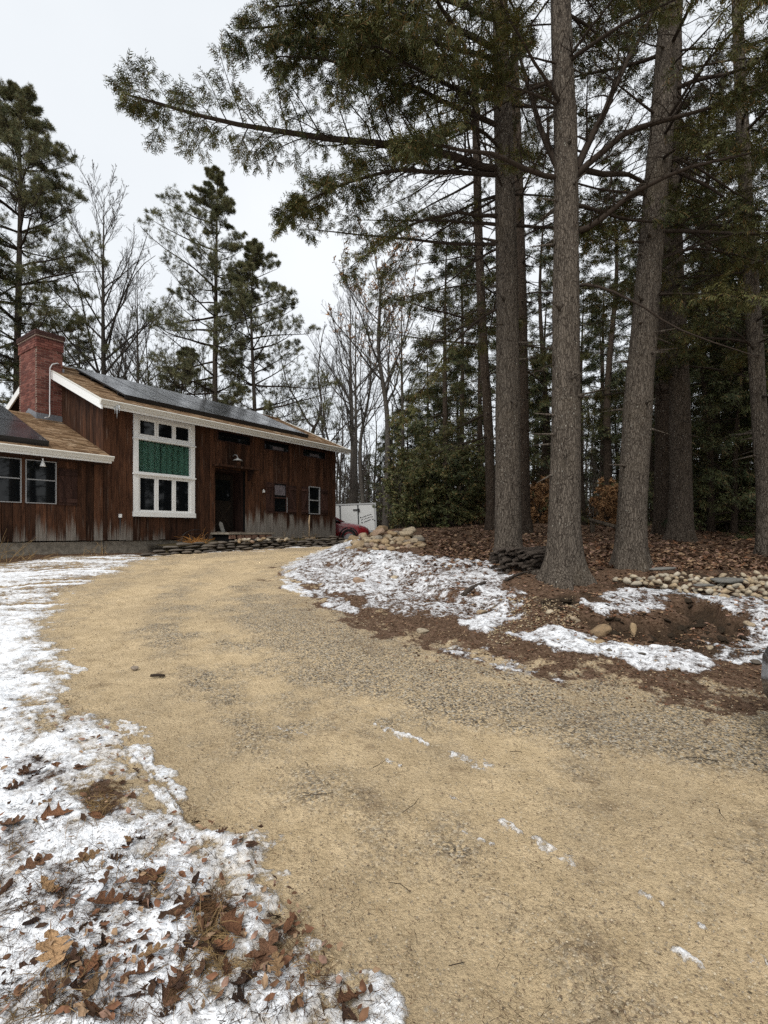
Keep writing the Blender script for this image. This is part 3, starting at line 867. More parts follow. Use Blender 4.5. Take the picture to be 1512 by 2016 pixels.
g.add([(CX0 - .02, CY0 - .03, wing_z(CY0) - .02), (CX1, CY0 - .03, wing_z(CY0) - .02), (CX1, CY0 - .03, wing_z(CY0) + .17), (CX0 - .02, CY0 - .03, wing_z(CY0) + .17),
       (CX0 - .02, 2.95, wing_z(2.95) - .02), (CX0 - .02, 2.95, wing_z(2.95) + .15), (CX0 - .02, CY1, wing_z(CY1) - .02), (CX0 - .02, CY1, wing_z(CY1) + .15),
       (CX1, CY0 - .2, wing_z(CY0 - .2) + .03), (CX0 - .1, CY0 - .2, wing_z(CY0 - .2) + .03)],
      [(0, 1, 2, 3), (4, 0, 3, 5), (6, 4, 5, 7), (0, 9, 8, 1)])
sol = g.build('flashing', M['lead'], chim)
g = Geo(); g.prism([(CY0 - .03, roof_z(CY0) + .03), (CY1 + .02, roof_z(3.6) + .05), (CY1 + .02, roof_z(3.6) + .12), (CY0 - .03, roof_z(CY0) + .12)], 'x', CX1 - .012, CX1 + .03)
g.build('roof_flashing', M['lead'], chim)
g = Geo()
P = [(-3.2, 3.3, 6.62), (-3.75, 2.9, 6.48), (-4.18, 2.36, 6.36), (-4.30, 2.36, 6.30), (-4.36, 2.36, 6.18), (-4.37, 2.36, 5.2), (-4.37, 2.35, 4.86), (-4.42, 2.28, 4.76), (-4.55, 2.2, 4.72)]
g.tube(P, [.016] * len(P), 8); g.build('conduit', M['pipe'], house)

# ---- windows
def frame_box(g, x0, x1, z0, z1, w, ya, yb):
    g.box(x0, x0 + w, ya, yb, z0, z1); g.box(x1 - w, x1, ya, yb, z0, z1)
    g.box(x0 + w, x1 - w, ya, yb, z0, z0 + w); g.box(x0 + w, x1 - w, ya, yb, z1 - w, z1)
x0, x1, z0, z1 = BIG
g = Geo()
g.box(x0, x0 + .13, -.075, .06, z0, z1); g.box(x1 - .13, x1, -.075, .06, z0, z1)
g.box(x0 - .02, x1 + .02, -.095, .06, z0 - .03, z0 + .10); g.box(x0 + .13, x1 - .13, -.075, .06, z1 - .09, z1)
g.box(x0 + .13, x1 - .13, -.07, .06, 4.13, 4.20); g.box(x0 - .02, x1 + .02, -.11, .03, 4.095, 4.128)
g.box(x0 + .13, x1 - .13, -.07, .06, 3.10, 3.21); g.box(x0 - .02, x1 + .02, -.11, .03, 3.125, 3.165)
pw = g.build('picture_window', M['trim'], house)
iw0, iw1 = x0 + .13, x1 - .13
third = (iw1 - iw0) / 3
for zc0, zc1 in ((z0 + .10, 3.10), (4.20, z1 - .09)):
    for k in range(3):
        a, b = iw0 + k * third, iw0 + (k + 1) * third
        g = Geo(); frame_box(g, a + .003, b - .003, zc0 + .002, zc1 - .002, .055, -.045, .02); g.build('sash', M['trim'], pw)
        g = Geo(); g.box(a + .05, b - .05, -.012, -.004, zc0 + .05, zc1 - .05); g.build('pane', M['glass'], pw)
def mat_clear():
    t = NT('clear_glass')
    gl = t.n('ShaderNodeBsdfGlossy'); gl.inputs['Roughness'].default_value = .14
    tr = t.n('ShaderNodeBsdfTransparent'); mx = t.n('ShaderNodeMixShader')
    fr = t.n('ShaderNodeFresnel'); fr.inputs['IOR'].default_value = 1.22
    mx.inputs[0].default_value = .010; t.t.links.new(tr.outputs[0], mx.inputs[1]); t.t.links.new(gl.outputs[0], mx.inputs[2])
    t.t.links.new(mx.outputs[0], t.out.inputs['Surface'])
    return t.m
M['clear'] = mat_clear()
M['curtain'] = plain('green_curtain', (.038, .092, .066), .9, .1, var=.08)
g = Geo(); g.box(iw0, iw1, -.012, -.006, 3.21, 4.13); g.build('pane', M['clear'], pw)
g = Geo()
xs = np.linspace(iw0, iw1, 90)
for a0, a1 in ((0, 41), (41, 90)):
    xx = xs[a0:a1]; yy = .05 + .018 * np.sin(xx * 34) + .012 * np.sin(xx * 13 + 1)
    n = len(xx)
    V = np.concatenate([np.stack([xx, yy, np.full(n, 3.15)], -1), np.stack([xx, yy * .9 + .006, np.full(n, 4.10 - .03 * (RNG.random()))], -1)])
    g.add(V, [(i, i + 1, n + i + 1, n + i) for i in range(n - 1)], smooth=True)
g.build('curtain', M['curtain'], pw)

def small_window(w, metal, curtain=False):
    x0, x1, z0, z1 = w
    g = Geo(); frame_box(g, x0, x1, z0, z1, .035, -.05, .05); zm = (z0 + z1) / 2
    g.box(x0 + .035, x1 - .035, -.04, .02, zm - .02, zm + .02)
    f = g.build('window', metal, house)
    for a, b in ((z0 + .035, zm - .02), (zm + .02, z1 - .035)):
        g = Geo(); g.box(x0 + .035, x1 - .035, -.01, -.004, a, b); g.build('pane', M['glass'], f)
    return f
small_window(W1, M['shutter']); small_window(W2, M['alu'])
g = Geo(); g.box(W1[1] - .03, W1[1] - .005, -.058, -.051, W1[2] + .02, W1[2] + .55); g.build('storm_track', M['alu'], house)
M['lace_reflect'] = plain('pale_lace_and_reflection', (.16, .14, .15), .9, .1, var=.3, bscale=25)  # lace tone, also used to paint reflected sky on the low windows
g = Geo(); g.box(W1[0] + .08, W1[1] - .07, -.0135, -.0115, 2.86, 3.22); g.build('lace_and_reflection', M['lace_reflect'], house)
for w in (T1, T2, T3):                           # long low windows under the eave
    x0, x1, z0, z1 = w
    g = Geo(); frame_box(g, x0, x1, z0, z1, .04, -.03, .06); f = g.build('transom_window', M['shutter'], house)
    g = Geo(); g.box(x0 + .04, x1 - .04, 0, .006, z0 + .04, z1 - .04); g.build('pane', M['glass'], f)
    if w is not T1:
        g = Geo(); q = x0 + .42; g.box(q, q + .5, -.006, -.002, z0 + .06, z0 + .17); g.build('lace_and_reflection', M['lace_reflect'], f)  # pale strip painted as sky reflected in the pane

def shutter(x0, x1, z0, z1, flip):
    g = Geo(); n = 3; w = (x1 - x0) / n
    for k in range(n): g.box(x0 + k * w + .003, x0 + (k + 1) * w - .003, -.052, -.034, z0, z1)
    s = g.build('shutter', M['shutter'], house)
    for za in (z0 + .07, z1 - .17):
        g = Geo(); g.box(x0 + .01, x1 - .01, -.072, -.053, za, za + .10); g.build('batten', M['shutter'], s)
    a, b = (x0 + .02, x1 - .02) if not flip else (x1 - .02, x0 + .02)
    sg = 1 if not flip else -1
    g = Geo(); g.prism([(a, z0 + .18), (a + sg * .09, z0 + .18), (b, z1 - .18), (b - sg * .09, z1 - .18)], 'y', -.070, -.053); g.build('brace', M['shutter'], s)
shutter(1.42, 1.75, 2.20, 3.28, False); shutter(2.46, 2.86, 2.20, 3.24, True)
shutter(3.14, 3.50, 2.21, 3.24, False); shutter(4.18, 4.58, 2.21, 3.22, True)

# ---- door recess
g = Geo()
x0, x1, z0, z1 = DOOR
g.box(x0, x1, .001, .25, z0 - .05, z0 - .002); g.box(x0 + .001, x0 + .06, .101, .5, z0, z1); g.box(x1 - .06, x1 - .001, .101, .5, z0, z1); g.box(x0 + .06, x1 - .06, .101, .5, z1 - .06, z1 - .001)
g.box(x0, x1, .5, .56, z0, z1)
g.build('door_surround', M['shutter'], house)
M['doorwood'] = mat_wood('door_wood', (.016, .011, .008), (.028, .02, .014), False)
g = Geo(); g.box(x0 + .16, x1 - .16, .42, .46, z0 + .02, z1 - .12)
door = g.build('door', M['doorwood'], house)
g = Geo(); g.box(x0 + .28, x1 - .28, .414, .419, z0 + 1.02, z1 - .3); g.build('door_glass', M['glass'], door)
for sg in (1, -1):
    a, b = (x0 + .22, x1 - .22) if sg > 0 else (x1 - .22, x0 + .22)
    g = Geo(); g.prism([(a, z0 + .12), (a + sg * .08, z0 + .12), (b, z0 + .88), (b - sg * .08, z0 + .88)], 'y', .404 + .004 * sg, .418); g.build('cross_brace', M['doorwood'], door)
g = Geo(); g.tube([(x0 + .25, .41, z0 + 1.0), (x0 + .25, .37, z0 + 1.0)], [.03, .03], 10); g.build('handle', M['alu'], door)
g = Geo(); g.box(x0 - .12, x1 + .32, -.36, -.031, 3.60, 3.66); lintel = g.build('door_canopy', M['plank'], house)
for bx in (x1 + .08,):
    g = Geo(); g.prism([(-.32, 3.598), (-.031, 3.598), (-.031, 3.25), (-.09, 3.25)], 'x', bx, bx + .07); g.build('bracket', M['shutter'], lintel)
# step with bricks set under a slab
g = Geo(); g.box(-.80, 1.02, -.95, -.035, 1.47, 1.53); step = g.build('door_step', M['concrete'], house)
g = Geo(); g.box(-.72, .95, -.86, -.04, 1.0, 1.468); g.build('step_core', M['dark'], step)
M['palebrick'] = plain('pale_brick', (.25, .15, .11), .9, .1, var=.35, bscale=12)
for k in range(6):
    for r in range(1):
        a = -.74 + k * .285; g = Geo(); g.box(a, a + RNG.uniform(.19, .25), -.92, -.861, 1.335, 1.335 + .12); g.build('brick', M['palebrick'], step)

# ---- wing
WW1 = (-5.78, -5.13, 2.22, 3.24); WW2 = (-7.0, -5.86, 2.22, 3.24)
g = Geo(); g.box(-12, -4.01, .002, .1, ZB, WZ - .1); g.box(-12, -11.9, .1, 6, ZB, WZ); g.box(-12, -4.01, 5.9, 6, ZB, WZ); g.box(-12, -4.01, .11, 5.9, 1.22, 1.3)
g.prism([(.1, WZ - .1), (5.9, WZ - .1), (2.95, wing_z(2.95) - .15)], 'x', -12, -11.9)
wing = g.build('wing_wall', M['dark'], house)
boards(wing, -12.0, -4.035, ZB, WZ - .18, [WW1, WW2], .2)
for w in (WW1, WW2):
    x0, x1, z0, z1 = w
    g = Geo(); frame_box(g, x0, x1, z0, z1, .020, -.05, -.001); zm = z0 + .56
    g.box(x0 + .026, x1 - .026, -.04, -.003, zm - .012, zm + .012); f = g.build('window', M['alu'], house)
    for a, b in ((z0 + .026, zm - .012), (zm + .012, z1 - .026)):
        g = Geo(); g.box(x0 + .026, x1 - .026, -.016, -.010, a, b); g.build('pane', M['glass'], f)
shutter(-5.09, -4.66, 2.2, 3.1, True)
g = Geo(); g.box(-12, -4.0, .03, .25, .5, 1.30); g.build('foundation', M['concrete'], house)

# ---- lamps and small fittings on the walls
def lathe(g, prof, c, n=14, axis=(0, 0, 1), mat=0):
    ax = Vector(axis).normalized(); u = ax.orthogonal().normalized(); w = ax.cross(u); c = Vector(c)
    V = []
    for r, h in prof:
        for k in range(n):
            a = 2 * math.pi * k / n; V.append(c + ax * h + u * (r * math.cos(a)) + w * (r * math.sin(a)))
    F = [(i * n + k, i * n + (k + 1) % n, (i + 1) * n + (k + 1) % n, (i + 1) * n + k) for i in range(len(prof) - 1) for k in range(n)]
    g.add([tuple(v) for v in V], F, mat=mat, smooth=True)
g = Geo(); lathe(g, [(.015, .0), (.028, -.015), (.034, -.06), (.062, -.13), (.06, -.14), (.0, -.135)], (-5.50, -.25, 3.22))
g.tube([(-5.50, -.25, 3.22), (-5.50, -.25, 3.30)], [.015, .015], 6); g.build('flood_lamp', M['white'], house)
g = Geo(); g.tube([(.02, -.03, 3.98), (.02, -.14, 4.04), (.02, -.26, 4.02), (.02, -.31, 3.93)], [.012] * 4, 6); lp = g.build('barn_lamp', M['alu'], house)
g = Geo(); lathe(g, [(.03, 0), (.05, -.03), (.15, -.08), (.155, -.10), (.03, -.04)], (.02, -.31, 3.93)); g.build('lamp_shade', plain('lamp_enamel', (.28, .28, .27), .4, .4), lp)
g = Geo(); g.tube([(-3.62, -.035, 1.95), (-3.62, -.07, 1.95), (-3.62, -.09, 1.9), (-3.62, -.09, 1.4)], [.02, .022, .02, .02], 8); wp = g.build('standpipe', M['black'], house)
g = Geo(); g.box(-3.65, -3.59, -.12, -.06, 1.93, 2.02); g.build('pipe_cap', M['white'], wp)

# ------------------------------------------------------------------ trees
UP = np.array([0, 0, 1.0])
def unit(a): return a / (np.linalg.norm(a, axis=-1, keepdims=True) + 1e-9)

def resample(P, k):
    """Smooth curve through control points, k points."""
    P = np.asarray(P, float); n = len(P)
    t = np.linspace(0, n - 1, k); i = np.clip(t.astype(int), 0, n - 2); f = (t - i)[:, None]
    p0 = P[np.maximum(i - 1, 0)]; p1 = P[i]; p2 = P[i + 1]; p3 = P[np.minimum(i + 2, n - 1)]
    return .5 * (2 * p1 + (p2 - p0) * f + (2 * p0 - 5 * p1 + 4 * p2 - p3) * f ** 2 + (3 * p1 - p0 - 3 * p2 + p3) * f ** 3)

def sprout(P, R, M, t0, t1, ang, ang_var, lenf, k, rng, droop=0.0, planar=1.0, wob=0.12, rfac=.45, taper=.25, alt=True, lenpow=1.0):
    """M side shoots on each of N curves. Returns (N*M, k, 3) curves, radii, and the parameter each springs from."""
    N, K, _ = P.shape
    base = np.linspace(t0, t1, M)[None] + rng.uniform(-.5, .5, (N, M)) * (t1 - t0) / max(M, 1)
    t = np.clip(base, 0.0, 0.999)
    x = t * (K - 1); i = x.astype(int); f = (x - i)[..., None]
    n_ = np.arange(N)[:, None]
    pos = P[n_, i] * (1 - f) + P[n_, i + 1] * f
    tan = unit(P[n_, i + 1] - P[n_, i])
    rad = R[n_, i] * (1 - f[..., 0]) + R[n_, i + 1] * f[..., 0]
    L = np.linalg.norm(np.diff(P, axis=1), axis=2).sum(1)[:, None]
    side = unit(np.cross(tan, UP) + 1e-6)
    nor = np.cross(side, tan)
    sgn = np.where((np.arange(M)[None] + rng.integers(0, 2, (N, 1))) % 2 == 0, 1.0, -1.0) if alt else rng.choice([-1., 1.], (N, M))
    az = (1 - planar) * rng.uniform(0, 2 * np.pi, (N, M)) + rng.normal(0, .22, (N, M))
    lat = sgn[..., None] * side * np.cos(az)[..., None] + nor * np.sin(az)[..., None]
    a = np.radians(ang + rng.normal(0, ang_var, (N, M)))[..., None]
    d = np.cos(a) * tan + np.sin(a) * lat
    ln = lenf * L * (1 - .75 * (t - t0) / max(1 - t0, .01)) ** lenpow * rng.uniform(.6, 1.25, (N, M))
    d = d.reshape(-1, 3); pos = pos.reshape(-1, 3); ln = ln.ravel()
    s = np.linspace(0, 1, k)
    C = np.zeros((len(pos), k, 3)); C[:, 0] = pos; dir_ = d.copy()
    for j in range(1, k):
        dir_ = unit(dir_ + rng.normal(0, wob, dir_.shape) + np.array([0, 0, droop]) * (1.0 / (k - 1)))
        C[:, j] = C[:, j - 1] + dir_ * (ln / (k - 1))[:, None]
    r = np.maximum(rad.ravel() * rfac, .0015)
    RR = r[:, None] * (1 - (1 - taper) * s[None])
    return C, RR, t.ravel()

def diamonds(segs):
    V, F = [], []
    for (o, d, w, n) in segs:
        o = np.array(o, float); d = np.array(d, float); sd = np.cross(n, d); sd = sd / (np.linalg.norm(sd) + 1e-9) * w
        b = len(V); V += [o, o + d * .45 + sd, o + d, o + d * .45 - sd]; F.append((b, b + 1, b + 2, b + 3))
    return np.array(V), [np.array(F)]

def spray_template(seed, n=5, tilt=.25):
    r = np.random.default_rng(seed); S = [((0, 0, 0), (1.0, 0, -.16), .030, (0, 0, 1))]
    for i in range(n):
        t = (i + .6) / (n + .6)
        for s in (1, -1):
            l = .42 * (1 - .55 * t) * r.uniform(.7, 1.25); a = math.radians(r.uniform(30, 58))
            S.append(((t * .95, 0, -.10 * t), (l * math.cos(a), s * l * math.sin(a), -l * r.uniform(.1, 1.0)), .030 * r.uniform(.8, 1.3), (r.normal(0, tilt), r.normal(0, tilt), 1)))
    return diamonds(S)
SPRAY = [spray_template(i, 4) for i in range(3)]
SPRAY_FAR = [spray_template(9 + i, 3) for i in range(2)]
def tuft_template(seed, n=8):
    r = np.random.default_rng(seed); S = []
    for i in range(n):
        d = np.array([r.uniform(.15, 1), r.normal(0, .55), r.normal(.1, .5)]); d /= np.linalg.norm(d)
        S.append(((0, 0, 0), d * r.uniform(.7, 1.2), .040, r.normal(0, 1, 3)))
    return diamonds(S)
TUFT = [tuft_template(i) for i in range(3)]
LEAFT = [diamonds([((0, 0, 0), (1, 0, -.15), .22, (0, .3, 1))])]

def scatter(g, C, tm, per, t0, size, var, rng, mat=1, flat=.35, sp=.5, align=1.0):
    """Foliage templates along curves C."""
    N, K, _ = C.shape
    if N == 0: return
    t = rng.uniform(t0, 1, (N, per)); x = t * (K - 1) * .999; i = x.astype(int); f = (x - i)[..., None]
    n_ = np.arange(N)[:, None]
    pos = (C[n_, i] * (1 - f) + C[n_, i + 1] * f).reshape(-1, 3)
    tan = unit(C[n_, i + 1] - C[n_, i]).reshape(-1, 3)
    X = unit(tan * align + rng.normal(0, sp, tan.shape) + np.array([0, 0, -.12]))
    nz = unit(UP + rng.normal(0, flat, tan.shape))
    Y = unit(np.cross(nz, X)); Z = np.cross(X, Y)
    s = size * rng.uniform(1 - var, 1 + var, len(pos))
    ch = rng.integers(0, len(tm), len(pos))
    for q in range(len(tm)):
        m = ch == q
        g.stamp(tm[q][0], tm[q][1], pos[m], X[m], Y[m], Z[m], s[m], mat=mat)

def trunk_geo(g, P, R, sides=26, flare=.55, rough=.05, seed=0, mat=0, buttress=5):
    """Bark-ridged tapering trunk along P."""
    P = np.asarray(P, float); k = len(P); T = unit(np.gradient(P, axis=0))
    ref = np.array([1.0, 0, 0]); U = unit(np.cross(T, ref)); W = np.cross(T, U)
    a = np.arange(sides) * 2 * np.pi / sides
    h = np.concatenate([[0], np.cumsum(np.linalg.norm(np.diff(P, axis=0), axis=1))])
    ca, sa = np.cos(a)[None], np.sin(a)[None]
    hh = h[:, None]
    rr = np.asarray(R)[:, None] * (1 + rough * 2 * (vnoise3(ca * 4 + 20, sa * 4 + 20, hh * 1.6 + 0 * ca, seed) - .5) + rough * 1.6 * (vnoise3(ca * 9 + 50, sa * 9 + 50, hh * 2.6 + 0 * ca, seed + 3) - .5))
    fl = flare * np.exp(-np.maximum(hh - .28, 0) / .26) * (.55 + .45 * np.maximum(0, np.cos(buttress * a[None] + seed)) + .6 * (vnoise3(ca * 1.5 + 9, sa * 1.5 + 9, 0 * hh + 0 * ca, seed + 7) - .3))
    rr = rr * (1 + fl)
    V = P[:, None] + rr[..., None] * (ca[..., None] * U[:, None] + sa[..., None] * W[:, None])
    i = np.arange(k - 1)[:, None] * sides; j = np.arange(sides)[None]; j2 = (j + 1) % sides
    g.add(V.reshape(-1, 3), np.stack([i + j, i + j2, i + sides + j2, i + sides + j], -1).reshape(-1, 4), mat=mat, smooth=True)

def at(u, v, Y):
    """World point on the sight line of a photo pixel at depth Y: for measuring."""
    return np.array([(u - CU) / FPX * Y, Y, EYE + (HZ - v) / FPX * Y])

def limb_growth(g, P, R, rng, fol=.35, sec=26, ter=7, spr=2, size=.26, seclen=.24, bare=True, droop=-.35, tm=None):
    """Hemlock limbs P (N,k,3): flat side shoots, twiglets and needle sprays on the outer part."""
    tm = tm or SPRAY
    g.tubes(P, R, 6)
    S, SR, ts = sprout(P, R, sec, .10, .985, 58, 9, seclen, 5, rng, droop=droop, planar=.9, rfac=.34, wob=.10)
    g.tubes(S, SR, 4)
    live = ts > fol + rng.normal(0, .07, len(ts))
    Sl, Rl = S[live], SR[live]
    T, TR, tt = sprout(Sl, Rl, ter, .18, .97, 52, 10, .36, 3, rng, droop=-.35, planar=.9, rfac=.5)
    g.tubes(T, TR, 3)
    scatter(g, T, tm, spr, .15, size, .3, rng)
    scatter(g, Sl, tm, 2, .55, size, .3, rng)
    if bare:
        Sb = S[~live]; Rb = SR[~live]
        if len(Sb):
            T, TR, _ = sprout(Sb, Rb, 8, .2, .97, 48, 14, .42, 3, rng, droop=-.2, planar=.7, rfac=.5)
            g.tubes(T, TR, 3)

def make_path(p0, az, elev, L, rng, k=8, sag=-.25, lift=.0, wob=.06):
    d = np.array([math.sin(az) * math.cos(elev), math.cos(az) * math.cos(elev), math.sin(elev)])
    P = [np.array(p0, float)]
    for j in range(k - 1):
        f = j / (k - 2)
        d = unit(d + rng.normal(0, wob, 3) + np.array([0, 0, (sag * (1 - f) + lift * f) / (k - 1)]))
        P.append(P[-1] + d * L / (k - 1))
    return np.array(P)

# ---- the tall hemlocks by the bank: axis in photo pixels at one depth each, trunk half-widths in pixels
def fore_tree(label, Y, axis, rng_seed, limbs=(), auto=(), top_z=15.0, mat='bark', flare=.55, dead=24, depth_lean=0.0, group=None, sides=30):
    rng = np.random.default_rng(rng_seed)
    u0, v0 = axis[0][:2]
    bx = (u0 - CU) / FPX * Y
    bz = gz(bx, Y)
    pts = [at(u, v, Y) for u, v, w in axis]; rad = [w / 2 / FPX * Y for u, v, w in axis]
    dirn = unit(pts[-1] - pts[-2]); z_last = pts[-1][2]
    if z_last < top_z:
        pts.append(pts[-1] + dirn * (top_z - z_last)); rad.append(rad[-1] * .55)
    pts[0][2] = bz - .30
    A = resample(pts, 90); Rr = np.interp(np.linspace(0, len(rad) - 1, 90), np.arange(len(rad)), rad)
    base = np.array([bx, Y, bz])
    root = thing('hemlock_tree', label, 'tree', tuple(base), group=group)
    g = Geo(); trunk_geo(g, A - base, Rr, sides, flare, .045, rng_seed)
    for q in range(int(7 * min(1, flare / .6))):       # roots running out over the ground
        a = q * .9 + rng.uniform(-.3, .3); r0 = Rr[2]; d = np.array([math.sin(a), math.cos(a)]); reach = rng.uniform(1.7, 2.9) * flare
        gx, gy = base[0] + d[0] * r0 * reach, base[1] + d[1] * r0 * reach
        ze = gz(gx, gy) - base[2]
        P = resample([(d[0] * r0 * .6, d[1] * r0 * .6, .36), (d[0] * r0 * .98, d[1] * r0 * .98, .12), (d[0] * r0 * (1 + reach) * .5, d[1] * r0 * (1 + reach) * .5, gz(base[0] + d[0] * r0 * (1 + reach) * .5, base[1] + d[1] * r0 * (1 + reach) * .5) - base[2] + .02), (d[0] * r0 * reach, d[1] * r0 * reach, ze - .06)], 9)
        g.tube(P, np.linspace(.10, .022, 9), 9)
    # stubs and knots of shed limbs
    for q in range(dead):
        i = int(rng.uniform(18, 60)); a = rng.uniform(0, 2 * np.pi); d = np.array([math.sin(a), math.cos(a), rng.uniform(-.3, .3)])
        p = A[i] - base + d * Rr[i] * .8
        g.tube([p, p + d * rng.uniform(.05, .12), p + d * rng.uniform(.16, .55) + np.array([0, 0, -.05])], [.042, .020, .005], 6)
    g.build('trunk', M[mat], root)
    def axis_at(z): 
        k = np.argmin(np.abs(A[:, 2] - z)); return A[k], Rr[k]
    for L in limbs:                                   # limbs the photo lets one follow
        pix, r0, fol = L[0], L[1], L[2]; kw = L[3] if len(L) > 3 else {}
        P = np.array([at(u, v, y) for u, v, y in pix]) - base
        P = resample(P, 11); P += np.concatenate([np.zeros((1, 3)), np.cumsum(rng.normal(0, .025, (10, 3)), 0)])
        g = Geo(); limb_growth(g, P[None], (r0 * np.linspace(1, .12, 11) ** .8)[None], rng, fol=fol, **kw)
        g.build('branch', [M['twig'], M['hem']], root)
    # the remaining limbs, all round
    PP, RR = [], []
    for (z0, z1, n, l0, l1, az0, az1, el0, el1) in auto:
        for q in range(n):
            z = rng.uniform(z0, z1); c, r = axis_at(z)
            P = make_path(c - base, math.radians(rng.uniform(az0, az1)), math.radians(rng.uniform(el0, el1)), rng.uniform(l0, l1), rng, 9, -.35, .15)
            PP.append(P); RR.append(rng.uniform(.018, .038) * np.linspace(1, .12, 9))
    if PP:
        g = Geo(); limb_growth(g, np.array(PP), np.array(RR), rng, fol=.48, sec=20, ter=6, spr=3, size=.19, seclen=.26)
        g.build('crown', [M['twig'], M['hem']], root, kind='stuff')
    return root

D = dict(sec=52, ter=11, spr=5, size=.18, seclen=.28)
DENSE = dict(sec=50, ter=11, spr=4, size=.18, seclen=.32)
THIN = dict(sec=28, ter=7, spr=3, size=.19, seclen=.22)
fore_tree('tall hemlock with the stick stack at its right foot and a long left limb', 9.5,
    [(1000, 1112, 52), (1000, 1000, 49), (1000, 800, 47), (998, 560, 43), (992, 300, 36), (984, 0, 29), (976, -300, 22)], 3,
    limbs=[([(985, 335, 9.5), (860, 300, 9.2), (640, 265, 8.8), (420, 225, 8.4), (250, 175, 8.1)], .075, .34, D),
           ([(985, 250, 9.5), (850, 195, 9.0), (700, 150, 8.6), (540, 130, 8.3)], .05, .30, DENSE),
           ([(984, 120, 9.5), (830, 70, 9.1), (650, 40, 8.6), (470, 45, 8.2)], .05, .28, DENSE),
           ([(984, 40, 9.5), (850, -20, 8.8), (700, -40, 8.2), (540, -20, 7.9)], .05, .35, THIN),
           ([(984, 180, 9.5), (850, 130, 9.2), (690, 90, 8.9), (560, 90, 8.7)], .045, .28, DENSE),
           ([(984, 200, 9.5), (880, 160, 8.6), (780, 100, 7.8), (700, 60, 7.2)], .045, .25, DENSE),
           ([(988, 345, 9.5), (830, 330, 9.0), (690, 350, 8.6), (560, 415, 8.2)], .045, .42, D),
           ([(990, 480, 9.5), (850, 480, 10.2), (720, 470, 10.6), (590, 455, 11.0)], .035, .6, THIN),
           ([(990, 430, 9.5), (900, 420, 9.0), (800, 450, 8.6), (700, 520, 8.3)], .035, .5, THIN),
           ([(995, 600, 9.5), (930, 640, 9.3), (860, 720, 9.0), (790, 820, 8.9)], .03, .5, THIN),
           ([(984, 100, 9.5), (900, 60, 7.5), (860, -40, 6.0), (850, -160, 5.2)], .04, .4, THIN),
           ([(990, 300, 9.5), (930, 240, 8.4), (880, 260, 7.6), (800, 290, 6.9)], .035, .45, THIN)],
    auto=[(6.3, 10.5, 9, 2.0, 4.2, -170, -20, -5, 25), (6.0, 11, 6, 1.6, 3.4, 0, 180, -10, 25), (10, 14.5, 8, 1.5, 3.0, 0, 360, -5, 25)])
fore_tree('thickest near hemlock, with flared roots, just right of the stick stack', 8.0,
    [(1112, 1152, 66), (1112, 1010, 60), (1114, 800, 54), (1114, 560, 49), (1114, 300, 44), (1104, 30, 38), (1096, -300, 30)], 5,
    flare=.95, limbs=[([(1100, 335, 8.0), (1060, 230, 8.2), (1020, 120, 8.3), (990, 0, 8.5)], .055, .7, THIN),
           ([(1134, 335, 8.0), (1190, 210, 8.2), (1260, 70, 8.5), (1330, -60, 8.8)], .062, .7, THIN),
           ([(1134, 345, 8.0), (1230, 270, 8.1), (1360, 240, 8.0), (1512, 190, 7.8)], .055, .65, THIN),
           ([(1136, 345, 8.0), (1230, 350, 8.6), (1310, 370, 9.2), (1400, 400, 9.8)], .05, .7, THIN),
           ([(1138, 455, 8.0), (1220, 395, 7.8), (1340, 340, 7.5), (1500, 300, 7.2)], .048, .8, THIN),
           ([(1100, 350, 8.0), (1000, 320, 7.6), (900, 290, 7.2), (810, 280, 6.8)], .042, .7, THIN),
           ([(1140, 563, 8.0), (1230, 578, 7.7), (1360, 640, 7.4), (1540, 700, 7.1)], .026, 1.3, dict(sec=9, ter=2, spr=1, size=.2, seclen=.12)),
           ([(1092, 725, 8.0), (1062, 735, 7.9), (1025, 757, 7.8)], .014, 1.3, dict(sec=4, ter=2, spr=1, size=.2, seclen=.15))],
    auto=[(7.6, 10.0, 5, 1.5, 3.0, 110, 250, -5, 20), (6.6, 11, 8, 2.0, 3.6, -60, 120, -10, 25), (10, 14, 7, 1.5, 3.0, 0, 360, 0, 25)])
fore_tree('leaning hemlock with pale lichen flecks beside the row of stones', 9.0,
    [(1241, 1136, 60), (1245, 1000, 53), (1256, 800, 52), (1276, 560, 46), (1300, 280, 44), (1322, 0, 42), (1340, -300, 32)], 8,
    limbs=[([(1320, 180, 9.0), (1400, 150, 8.6), (1500, 110, 8.2), (1600, 100, 7.9)], .04, .5, THIN),
           ([(1310, 330, 9.0), (1390, 340, 8.6), (1480, 380, 8.3), (1600, 400, 8.0)], .035, .5, THIN),
           ([(1285, 500, 9.0), (1360, 480, 9.2), (1450, 490, 9.4), (1540, 520, 9.6)], .03, .55, THIN)],
    auto=[(5.5, 10.0, 15, 1.8, 3.6, 30, 190, -15, 20), (6.5, 10.5, 6, 1.5, 3.2, -120, 40, -10, 25), (10, 14.5, 8, 1.5, 3.0, 0, 360, 0, 25)])
fore_tree('dark hemlock standing in the brown leaves behind the leaning trunk', 12.2,
    [(1340, 1078, 46), (1340, 950, 40), (1337, 750, 36), (1328, 560, 34), (1322, 380, 30), (1316, 100, 26)], 12, mat='bark_mid',
    auto=[(4.5, 10.5, 18, 1.8, 3.4, 0, 360, -15, 15), (9, 14.5, 9, 1.5, 3.0, 0, 360, -5, 20)])
fore_tree('slim hemlock with black-stained bark at the right end of the stone row', 10.0,
    [(1512, 1110, 34), (1506, 960, 30), (1494, 800, 27), (1482, 600, 26), (1468, 380, 23), (1455, 100, 20)], 14,
    auto=[(4.8, 10, 18, 1.6, 3.4, 0, 360, -15, 15), (9, 14.5, 8, 1.5, 3.0, 0, 360, -5, 20)])
